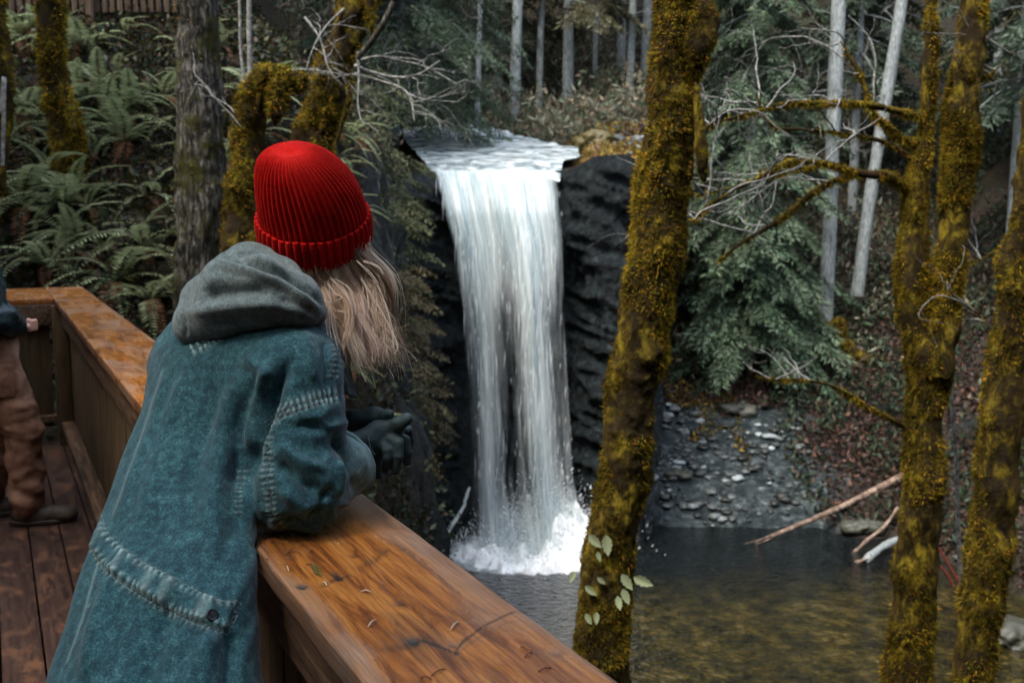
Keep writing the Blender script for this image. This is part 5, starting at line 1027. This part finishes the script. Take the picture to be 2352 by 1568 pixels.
T, Fq = sheet(ruled([(742, 728), (776, 790), (790, 850), (796, 905)], [(752, 735), (790, 800), (806, 860), (819, 914)], [2.02, 2.01, 2.0, 1.99], [2.05, 2.06, 2.06, 2.05]), .005); mesh('collar', T, Fq, denim, jk, attrs=zat(T))
T, Fq = sheet(ruled([(770, 800), (783, 860), (788, 905)], [(776, 806), (792, 858), (798, 880)], [2.0, 1.99, 1.98], [2.0, 1.99, 1.98]), .006); mesh('collar_stand', T, Fq, denim, jk, attrs=zat(T))

# hood of the sweatshirt
def roll(P, pts, rs_, k=.02): return chain(P, [at(*p) for p in pts], rs_, k)
def hood_sdf(P):
    d = roll(P, [(455, 745, 1.96), (520, 712, 1.92), (600, 690, 1.90), (680, 700, 1.91), (722, 722, 1.95)], [.042, .050, .050, .042, .024], .02)      # lower drape
    d = smin(d, roll(P, [(470, 690, 2.0), (530, 655, 1.95), (610, 652, 1.92), (680, 680, 1.93), (718, 705, 1.98)], [.048, .055, .052, .040, .024], .02), .030)
    d = smin(d, roll(P, [(535, 625, 2.04), (575, 620, 1.99), (640, 645, 1.97), (700, 688, 2.0)], [.045, .052, .045, .026], .02), .012)
    d = smin(d, roll(P, [(556, 598, 2.08), (596, 606, 2.03), (650, 640, 2.02), (700, 685, 2.06)], [.030, .034, .034, .026], .02), .010)
    d = smin(d, roll(P, [(540, 620, 2.08), (560, 660, 2.2), (640, 700, 2.26), (715, 705, 2.2), (730, 700, 2.08)], [.04, .045, .045, .04, .03], .02), .02)   # round the front
    d = smin(d, ell(P, at(590, 690, 2.05), (.13, .10, .06), np.stack([U3, F3, Z3], 1)), .03)
    d = smin(d, roll(P, [(420, 735, 2.0), (440, 745, 1.96)], [.018, .03], .02), .03)
    return d
V, F = surface(hood_sdf, (-.80, 1.78, 1.30), (-.30, 2.42, 1.75), .0042); V = smooth_mesh(V, F, 2, .6); N_ = vnormals(V, F); px, py = proj(V); view = unit(V-np.array([0, 0, CAMZ])); face = np.clip(-(N_*view).sum(1)*1.6+.1, 0, 1); dsp = .0010*fbm(V*22, 3, 3); wear = np.zeros(len(V)); darkw = wear.copy()
ridge = [(505, 603), (530, 610), (580, 622), (640, 648), (700, 682), (744, 722)]; s2 = [(p[0]-6, p[1]+13) for p in ridge]
fold(ridge, 10, .010); fold([(p[0]+6, p[1]-15) for p in ridge], 8, -.014); fold([(462, 676), (520, 668), (580, 664), (630, 672)], 17, -.020); fold([(640, 690), (690, 704), (730, 722)], 8, -.008)
fold([(408, 716), (470, 712), (560, 700), (620, 700), (690, 708), (738, 728)], 15, .010); fold([(440, 690), (480, 655), (500, 625)], 12, .006)
fold([(560, 575), (600, 592), (640, 620), (672, 650)], 12, .008); fold([(545, 585), (585, 606), (620, 624)], 9, -.008); fold([(423, 706), (426, 740), (428, 778)], 3.5, -.005)
fold([(470, 752), (560, 736), (640, 722)], 12, -.005)
for pts in (s2, [(p[0], p[1]+6) for p in s2]): d, _, _ = polydist(px, py, pts); dsp -= .0016*np.exp(-(d/2.0)**2)*face
V = V+N_*dsp[:, None]; hood = mesh('hood', V, F, fleece, person)
B, Nn = sample_surface(V, F, 16000, np.random.RandomState(2)); D = unit(Nn+np.random.RandomState(3).randn(len(B), 3)*.8); bv, bf = blades(B, D, .0032, .0005, np.random.RandomState(4)); mesh('fleece_nap', bv, bf, fleece, hood, smooth=False)

# knitted hat
vdir = unit(at(718, 520, 1.0)-np.array([0, 0, CAMZ])); rgt = unit(np.cross(vdir, Z3)); upv = np.cross(rgt, vdir); ro = rad(5.5)
AX = unit(math.cos(rad(30))*(upv*math.cos(ro)-rgt*math.sin(ro))-math.sin(rad(30))*vdir); E1 = unit(np.cross(AX, vdir)); E2 = np.cross(AX, E1)
HO = at(719, 494, 2.11); E1 = -E1 if E1@rgt < 0 else E1
def hat(which):
    nth = 720 if which == 'crown' else 560; nv = 190 if which == 'crown' else 70; TH, VV_ = np.meshgrid(np.linspace(0, 2*math.pi, nth, endpoint=False), np.linspace(0, 1, nv), indexing='ij'); TH, VV_ = TH.ravel(), VV_.ravel()
    if which == 'crown':
        hh = -.02+.170*np.sin(VV_*math.pi/2)**.95; r = .1100*np.clip(np.cos(VV_*math.pi/2), 0, 1)**.66; nr = 54; tw = .25*VV_
        rib = np.abs(np.sin(nr*(TH+tw*0)/2)); merge = sstep(.80, .96, VV_); dep = .0062*(1-.55*merge)*np.minimum(1, r/.02); q = np.stack([np.cos(TH)*4, np.sin(TH)*4, VV_*3], 1)
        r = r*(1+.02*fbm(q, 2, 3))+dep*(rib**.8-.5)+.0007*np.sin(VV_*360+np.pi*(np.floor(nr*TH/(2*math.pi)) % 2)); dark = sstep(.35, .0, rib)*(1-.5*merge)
        sh = np.clip(hh/.156, 0, 1)**1.7; off = -rgt[None]*(.034*sh)[:, None]; hh = hh-.010*np.exp(-(r/.022)**2); r2 = r
    else:
        t = VV_*2*math.pi; hh = -.038+.0425*np.cos(t)*1.0; th_ = .0055*np.sin(t); hh = hh; r = .1125+.002*np.cos(t)+th_; nr = 44; rib = np.abs(np.sin(nr*TH/2)); outer = sstep(-.2, .3, np.sin(t))
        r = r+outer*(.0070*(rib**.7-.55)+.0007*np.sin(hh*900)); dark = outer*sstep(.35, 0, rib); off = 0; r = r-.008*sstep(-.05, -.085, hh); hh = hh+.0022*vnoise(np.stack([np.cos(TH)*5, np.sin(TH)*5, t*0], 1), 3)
    ex = 1.0; V = HO+AX*hh[:, None]+E1*(r*np.cos(TH)*1.01)[:, None]+E2*(r*np.sin(TH)*1.04)[:, None]+off
    i = np.arange(nth)[:, None]; j = np.arange(nv-1)[None]; i2 = (i+1) % nth; F = np.stack([i*nv+j, i2*nv+j, i2*nv+j+1, i*nv+j+1], -1).reshape(-1, 4); return V, F, dark
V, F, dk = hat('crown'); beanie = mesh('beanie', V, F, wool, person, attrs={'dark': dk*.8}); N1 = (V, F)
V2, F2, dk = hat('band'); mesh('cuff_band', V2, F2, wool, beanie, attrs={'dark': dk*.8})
rs = np.random.RandomState(8); va, fa, _ = cat_meshes([(V, F), (V2, F2)]); B, Nn = sample_surface(va, fa, 15000, rs); cen = HO+AX*.02; Nn = Nn*np.sign(((B-cen)*Nn).sum(1))[:, None]; D = unit(Nn+rs.randn(len(B), 3)*.9); bv, bf = blades(B, D, .003+.005*rs.rand(len(B))**4, .00045, rs)
mesh('wool_fuzz', bv, bf, wool, beanie, smooth=False, attrs={'dark': np.zeros(len(bv))})

# hair
rs = np.random.RandomState(12); Vs, Fs, Cs, n0 = [], [], [], 0
def strand(P, r, col, sides=3):
    global n0
    V, F = tube(P, r, sides, cap=False); Vs.append(V); Fs.append(F+n0); Cs.append(np.tile(col, (len(V), 1))); n0 += len(V)
cols = np.array([(.82, .66, .53), (.64, .48, .36), (.40, .27, .18), (.90, .78, .66), (.20, .13, .085), (.64, .47, .37)])
for k in range(120):
    f = rs.rand(); deep = rs.rand(); rx = 706+130*f+rs.randn()*3; ry = 634-62*sstep(.55, 1, f)-8; ry -= 8*deep; Y0 = 2.035+.10*deep+.04*f
    tx = 795+105*f**1.2+rs.randn()*14-35*(1-f)*deep; ty = 852-95*abs(f-.42)+rs.randn()*26-70*(1-f)*rs.rand()+(25 if f > .8 else 0); ty = min(ty, 868)
    if f < .25: tx -= 25*rs.rand(); ty -= 60*rs.rand()
    Y1 = Y0-.01+.05*rs.randn(); b = 22*f+14; mid1 = (rx+(tx-rx)*.28+b*.9, ry+(ty-ry)*.33); mid2 = (rx+(tx-rx)*.68+b*.55+rs.randn()*5, ry+(ty-ry)*.68)
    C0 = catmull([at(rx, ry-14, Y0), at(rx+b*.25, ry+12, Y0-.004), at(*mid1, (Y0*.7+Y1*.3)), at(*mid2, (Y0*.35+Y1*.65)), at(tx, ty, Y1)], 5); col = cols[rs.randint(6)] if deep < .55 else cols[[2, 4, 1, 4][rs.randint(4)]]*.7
    wph = rs.rand(2)*6.28; wa = .010+.010*rs.rand(); t = np.linspace(0, 1, len(C0)); spread = .008+.005*rs.rand()
    for s in range(34):
        o = rs.randn(3)*spread*.55; flare = 1+1.1*t**2*abs(rs.randn()); tip = 1-.12*rs.rand(); P = C0.copy(); P = P[:max(6, int(len(P)*tip))]; tt = t[:len(P)]
        P = P+o*flare[:len(P), None]*(1-.35*np.sin(tt*3.1))[:, None]+(rgt*np.sin(tt*7+wph[0])[:, None]+vdir*np.cos(tt*6+wph[1])[:, None])*(wa*tt)[:, None]+rs.randn(3)*.004*(tt**2)[:, None]
        strand(P, np.linspace(.00075, .00028, len(P)), col*(.75+.5*rs.rand()))
for pts in ([(760, 640), (790, 668), (806, 700), (800, 716), (776, 714)], [(752, 650), (770, 675), (786, 682), (770, 690)], [(770, 640), (800, 660), (815, 700), (812, 740)], [(745, 655), (760, 690), (752, 694)], [(820, 600), (860, 640), (885, 700), (902, 760), (905, 800)], [(835, 600), (868, 612), (880, 630)], [(830, 640), (880, 720), (912, 790), (905, 812)]):
    for q in range(4): P = catmull([at(a+rs.randn()*1.5, b+rs.randn()*1.5, 2.0) for a, b in pts], 7); strand(P, .0005, cols[3])
for k in range(500):
    rx = 715+125*rs.rand(); e1 = rs.randn(2)*14; P = catmull([at(rx, 628-40*rs.rand(), 2.08), at(rx+25+e1[0], 690+e1[1], 2.06), at(rx+45+rs.randn()*16, 750+rs.randn()*12, 2.05), at(rx+62+rs.randn()*24, 800+rs.randn()*34, 2.05+.03*rs.randn())], 7); t_ = np.linspace(0, 1, len(P)); P = P+(rgt*np.sin(t_*(6+6*rs.rand())+rs.rand()*6)[:, None])*(.009*t_)[:, None]; strand(P, np.linspace(.0005, .0002, len(P)), cols[rs.randint(4)])
for k in range(60):
    f = rs.rand(); a = (835+20*f, 620+100*f); d_ = (20+30*rs.rand(), 60*rs.rand()+10); P = catmull([at(a[0], a[1], 2.1), at(a[0]+d_[0]*.6, a[1]+d_[1]*.4, 2.09), at(a[0]+d_[0], a[1]+d_[1]*1.2, 2.07)], 5); strand(P, .0003, cols[rs.randint(4)])
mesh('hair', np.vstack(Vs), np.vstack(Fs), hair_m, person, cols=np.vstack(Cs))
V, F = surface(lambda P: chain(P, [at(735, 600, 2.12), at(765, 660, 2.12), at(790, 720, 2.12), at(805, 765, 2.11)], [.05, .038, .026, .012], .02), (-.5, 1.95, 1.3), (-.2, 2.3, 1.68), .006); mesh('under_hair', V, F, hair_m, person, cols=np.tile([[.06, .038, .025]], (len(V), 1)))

# gloves: palm, thumb and four fingers grown as one skin each
def chainp(P, pts, r, k=.006): return chain(P, [at(*p) for p in pts], r, k)
def rhand(P):   # near hand, hanging over the outer edge, thumb side up
    d = chainp(P, [(800, 1022, 1.96), (845, 1010, 1.985), (868, 1008, 2.0)], [.024, .024, .029], .01)
    d = smin(d, chainp(P, [(868, 990, 2.0), (905, 985, 2.01)], [.024, .022], .01), .012); d = smin(d, chainp(P, [(866, 1028, 2.0), (902, 1018, 2.01)], [.026, .020], .01), .014)
    d = smin(d, chainp(P, [(895, 985, 2.0), (915, 972, 1.99), (934, 962, 1.985)], [.0165, .0150, .0135], .006), .010)           # thumb
    d = smin(d, chainp(P, [(914, 988, 2.03), (937, 988, 2.035), (943, 1010, 2.04), (941, 1036, 2.04)], [.011, .0095, .009, .0078], .005), .007)
    d = smin(d, chainp(P, [(908, 1002, 2.0), (931, 1010, 2.0), (937, 1038, 2.0), (935, 1061, 2.0)], [.0125, .0102, .0095, .0082], .005), .006)
    d = smin(d, chainp(P, [(898, 1008, 1.985), (914, 1018, 1.975), (915, 1048, 1.97), (908, 1080, 1.97)], [.013, .0118, .0110, .0092], .005), .006)
    d = smin(d, chainp(P, [(880, 1022, 1.98), (889, 1036, 1.965), (888, 1054, 1.96), (884, 1068, 1.965)], [.0115, .0102, .0092, .0078], .005), .006); return d
def lhand(P):   # far hand, wrist crossing over from the left
    d = chainp(P, [(768, 968, 2.08), (815, 965, 2.05), (862, 958, 2.03)], [.026, .0215, .021], .01)
    d = smin(d, chainp(P, [(862, 962, 2.04), (880, 985, 2.06), (885, 1020, 2.07)], [.024, .026, .026], .01), .012)
    d = smin(d, chainp(P, [(868, 955, 2.03), (886, 953, 2.01), (896, 950, 2.0)], [.014, .012, .010], .005), .008)               # thumb root over the other hand
    for (a, b, c_, e) in (((866, 1034, 2.05), (864, 1064, 2.05), (868, 1091, 2.05), .0108), ((880, 1035, 2.07), (884, 1060, 2.075), (885, 1078, 2.075), .010), ((893, 1032, 2.08), (900, 1055, 2.085), (902, 1070, 2.085), .0098), ((903, 1025, 2.08), (914, 1042, 2.085), (918, 1056, 2.085), .0088)): d = smin(d, chainp(P, [a, b, c_], [e*1.15, e, e*.85], .005), .006)
    return d
for fn, lab in ((rhand, 'near glove with its fingers hanging'), (lhand, 'far glove crossing from the left')):
    V, F = surface(fn, (-.45, 1.88, 1.02), (-.16, 2.18, 1.36), .0028); V = smooth_mesh(V, F, 1); N_ = vnormals(V, F); V = V+N_*(.0009*fbm(V*60, 3, 5)-.0012*np.abs(vnoise(V*[25, 25, 60], 6)))[:, None]; g = mesh('glove', V, F, glove_m, person); g['label'] = lab
P = catmull([at(846, 1000, 1.955), at(850, 1025, 1.952), at(858, 1040, 1.955), at(862, 1044, 1.955)], 6); V, F = tube(P, .0009, 5); mesh('glove_seam', V, F, thread2_m, g)
# cuff hem of the near sleeve
dr = unit(WRR-ELR); a_ = unit(np.cross(dr, Z3)); b_ = np.cross(dr, a_); th = np.linspace(0, 2*math.pi, 37)
P = [WRR+dr*(.008+.005*math.sin(2*t))+(a_*math.cos(t)+b_*math.sin(t))*.0635 for t in th]; V, F = tube(P, .0055, 8, cap=False); V = V+fbm(V*60, 2, 1)[:, None]*.001; mesh('cuff', V, F, denim, jk, attrs={'wear': np.full(len(V), .6), 'dark': np.zeros(len(V)), 'pale': np.ones(len(V))})
# trousers and shoes under the jacket
hc = HIP
def trou(P):
    d = ell(P, hc+F3*.01+[0, 0, -.08], (.135, .085, .12), np.stack([U3, F3, Z3], 1))
    for s in (-1, 1):
        a = hc+U3*s*.07+F3*.01+[0, 0, -.12]; k_ = hc+U3*s*.095-F3*.02; k_ = np.array([k_[0], k_[1], .5]); f_ = hc+U3*s*.10-F3*.07; f_ = np.array([f_[0], f_[1], .12]); d = smin(d, smin(cone(P, a, k_, .08, .068), cone(P, k_, f_, .07, .055), .02), .02)
    return d
V, F = surface(trou, (-1.1, .95, .03), (-.15, 2.0, 1.08), .01); N_ = vnormals(V, F); V = V+N_*(.006*fbm(V*[12, 12, 25], 3, 3))[:, None]; mesh('trousers', V, F, trou_m, person)
for s in (-1, 1):
    f_ = hc+U3*s*.10-F3*.07; f_ = np.array([f_[0], f_[1], .055])
    V, F = surface(lambda P: np.maximum(smin(smin(ell(P, f_+F3*.06+[0, 0, -.015], (.045, .13, .045), np.stack([U3, F3, Z3], 1)), cone(P, f_, f_+[0, 0, .07], .045, .05), .03), ell(P, f_+F3*.15+[0, 0, -.02], (.042, .05, .035), np.stack([U3, F3, Z3], 1)), .02), .004-P[:, 2]), tuple(f_-.26), tuple(f_+.26), .007); mesh('shoe', V, F, shoe_m, person)

# ---------------------------------------------------------------- second person, cut by the left edge
m = M_('brown_canvas', .85, .2); c1 = m.noise(m.obj(), 9, 5, .65); m.set(Base_Color=m.ramp(c1, [(.3, (.12, .058, .036)), (.5, (.24, .125, .08)), (.7, (.36, .21, .14))]), Normal=m.bump(m.noise(m.obj(), 60, 3), .3, .004)); canvas = m.m
m = M_('shell_jacket', .42, .4); c1 = m.noise(m.obj(), 14, 4); m.set(Base_Color=m.ramp(c1, [(.3, (.004, .014, .02)), (.7, (.010, .034, .042))]), Normal=m.bump(c1, .5, .02)); shell = m.m
m = M_('boot_leather', .6, .3); c1 = m.noise(m.obj(), 30, 4); m.set(Base_Color=m.ramp(c1, [(.3, (.02, .016, .013)), (.7, (.07, .05, .035))])); boot_m = m.m
YP = 5.3; G = unit([RN[0], RN[1], 0]); Q = unit(np.cross(G, Z3)); GM = np.stack([Q, G, Z3], 1); c0 = at(-25, 800, YP); FX = np.array([c0[0], c0[1], 0])
def w2(a, b, z): return FX+Q*a+G*b+[0, 0, z]
legs = [(w2(.10, .02, .95), w2(.12, .14, .52), w2(.13, .14, .10)), (w2(-.10, .0, .95), w2(-.12, .03, .52), w2(-.13, -.06, .10))]
arm = [(w2(.20, -.11, 1.40), w2(.25, .05, 1.14), w2(.06, .15, 1.06)), (w2(-.20, -.11, 1.40), w2(-.25, .04, 1.14), w2(-.05, .15, 1.06))]
hd = w2(0, -.13, 1.66)
def b2(P):
    d = smin(ell(P, hd, (.075, .095, .115), GM), ell(P, hd+G*.03+[0, 0, -.06], (.055, .06, .06), GM), .03); d = smin(d, ell(P, hd+G*.10+[0, 0, -.015], (.012, .02, .022), GM), .012); d = smin(d, ell(P, hd+G*.08+[0, 0, .012], (.055, .016, .01), GM), .012)
    d = smin(d, ell(P, hd+G*.088+[0, 0, -.055], (.024, .01, .008), GM), .006)
    for s in (-1, 1): d = smin(d, ell(P, hd+Q*s*.078+[0, 0, -.01], (.008, .018, .03), GM), .006); d = np.minimum(d, ell(P, hd+G*.084+Q*s*.031, (.012, .012, .011), GM))
    d = smin(d, cone(P, hd+[0, 0, -.08], w2(0, -.12, 1.42), .055, .07), .03); d = smin(d, ell(P, w2(0, -.06, 1.22), (.17, .10, .25), GM), .05); d = smin(d, ell(P, w2(0, 0, .95), (.15, .10, .12), GM), .05)
    for a, b, c_ in legs: d = smin(d, smin(cone(P, a, b, .08, .055), cone(P, b, c_, .055, .04), .02), .02)
    for a, b, c_ in arm:
        d = smin(d, smin(cone(P, a, b, .05, .04), cone(P, b, c_, .04, .028), .02), .03); dd = unit(w2(0, .21, 1.07)-c_)
        d = smin(d, ell(P, c_+dd*.03, (.035, .035, .022)), .015)
        for q in range(4): s0 = c_+dd*.05+G*.012+[0, 0, .024-.016*q]; d = smin(d, chain(P, [s0, s0+dd*.035+G*.01, s0+dd*.05-G*.012], [.009, .008, .007], .004), .005)
        d = smin(d, chain(P, [c_+dd*.01+[0, 0, .02], c_+dd*.05+G*.01+[0, 0, .035]], [.011, .009], .004), .008)
    return d
V, F = surface(b2, tuple(FX+[-.5, -.5, .05]), tuple(FX+[.5, .5, 1.85]), .009); p2_ = mesh('person', V, F, skin); tag(p2_, 'person in brown work trousers and dark jacket, cut by the left edge', 'person')
def t2(P):
    d = ell(P, w2(0, .01, .95), (.175, .135, .14), GM)
    for a, b, c_ in legs: d = smin(d, smin(cone(P, a, b, .108, .092), cone(P, b, c_+[0, 0, .0], .090, .078), .02), .025)
    return np.maximum(d, .055-P[:, 2])
V, F = surface(t2, tuple(FX+[-.5, -.5, .03]), tuple(FX+[.5, .5, 1.12]), .009); N_ = vnormals(V, F); low = sstep(.95, .3, V[:, 2])
V = V+N_*((.015*(1-2*np.abs(fbm(V*[7, 7, 6.5]+V[:, [2, 0, 1]]*2, 2, 3)))*low+.010*fbm(V*[9, 9, 14], 3, 5))+.006*np.sin(V[:, 2]*62+V[:, 0]*24+3*vnoise(V*6, 3))*sstep(.30, .12, V[:, 2]))[:, None]; tr2 = mesh('trousers', V, F, canvas, p2_)
V, F = box(.012, .16, .17, (0, 0, 0), .004); V = V@GM.T+w2(.205, .03, .80); mesh('pocket', V, F, canvas, tr2)
def j2(P):
    d = ell(P, w2(0, -.06, 1.20), (.215, .15, .34), GM); d = np.maximum(d, .90-P[:, 2]); d = smin(d, cone(P, w2(-.16, -.11, 1.40), w2(.16, -.11, 1.40), .10, .10), .05)
    for a, b, c_ in arm: d = smin(d, smin(cone(P, a, b, .085, .078), cone(P, b, c_*.85+b*.15, .076, .052), .03), .02)
    return d
V, F = surface(j2, tuple(FX+[-.5, -.5, .85]), tuple(FX+[.5, .5, 1.6]), .009); N_ = vnormals(V, F); V = V+N_*((.012*(1-2*np.abs(fbm(V*[7, 7, 13], 2, 9)))+.006*fbm(V*20, 2, 4)))[:, None]; mesh('jacket', V, F, shell, p2_)
V, F = surface(lambda P: np.maximum(ell(P, hd+[0, 0, .025]-G*.012, (.085, .105, .115), GM), -(P-hd)@np.array([0, 0, 1.])-(.04)+np.maximum(0, (P-hd)@G)*1.1), tuple(hd-.16), tuple(hd+.16), .007); mesh('hair', V, F, hair_m, p2_, cols=np.tile([[.04, .025, .015]], (len(V), 1)))
for k, (a, b, c_) in enumerate(legs):
    f_ = np.array([c_[0], c_[1], 0]); bd = unit(G+Q*.25*(1-2*k)) if k == 0 else G; BM = np.stack([np.cross(bd, Z3), bd, Z3], 1)
    bt = lambda P: np.maximum(smin(smin(ell(P, f_+bd*.07+[0, 0, .045], (.052, .16, .055), BM), cone(P, f_+[0, 0, .06], f_+[0, 0, .16], .058, .062), .03), ell(P, f_+bd*.18+[0, 0, .04], (.052, .07, .048), BM), .02), .02-P[:, 2])
    V, F = surface(bt, tuple(f_+[-.34, -.34, -.02]), tuple(f_+[.34, .34, .28]), .007); bo = mesh('boot', V, F, boot_m, p2_)
    so_ = lambda P: np.maximum(np.maximum(ell(P, f_+bd*.07+[0, 0, .01], (.058, .172, .09), BM), P[:, 2]-.028), .003-P[:, 2]); V, F = surface(so_, tuple(f_+[-.34, -.34, -.02]), tuple(f_+[.34, .34, .06]), .006); mesh('sole', V, F, shoe_m, bo)
    P = [f_+bd*(.07+.015*i)+Z3*(.118-.014*i)+np.cross(bd, Z3)*(.02 if i % 2 else -.02) for i in range(5)]; V, F = tube(P, .003, 5); mesh('lace', V, F, thread2_m, bo)
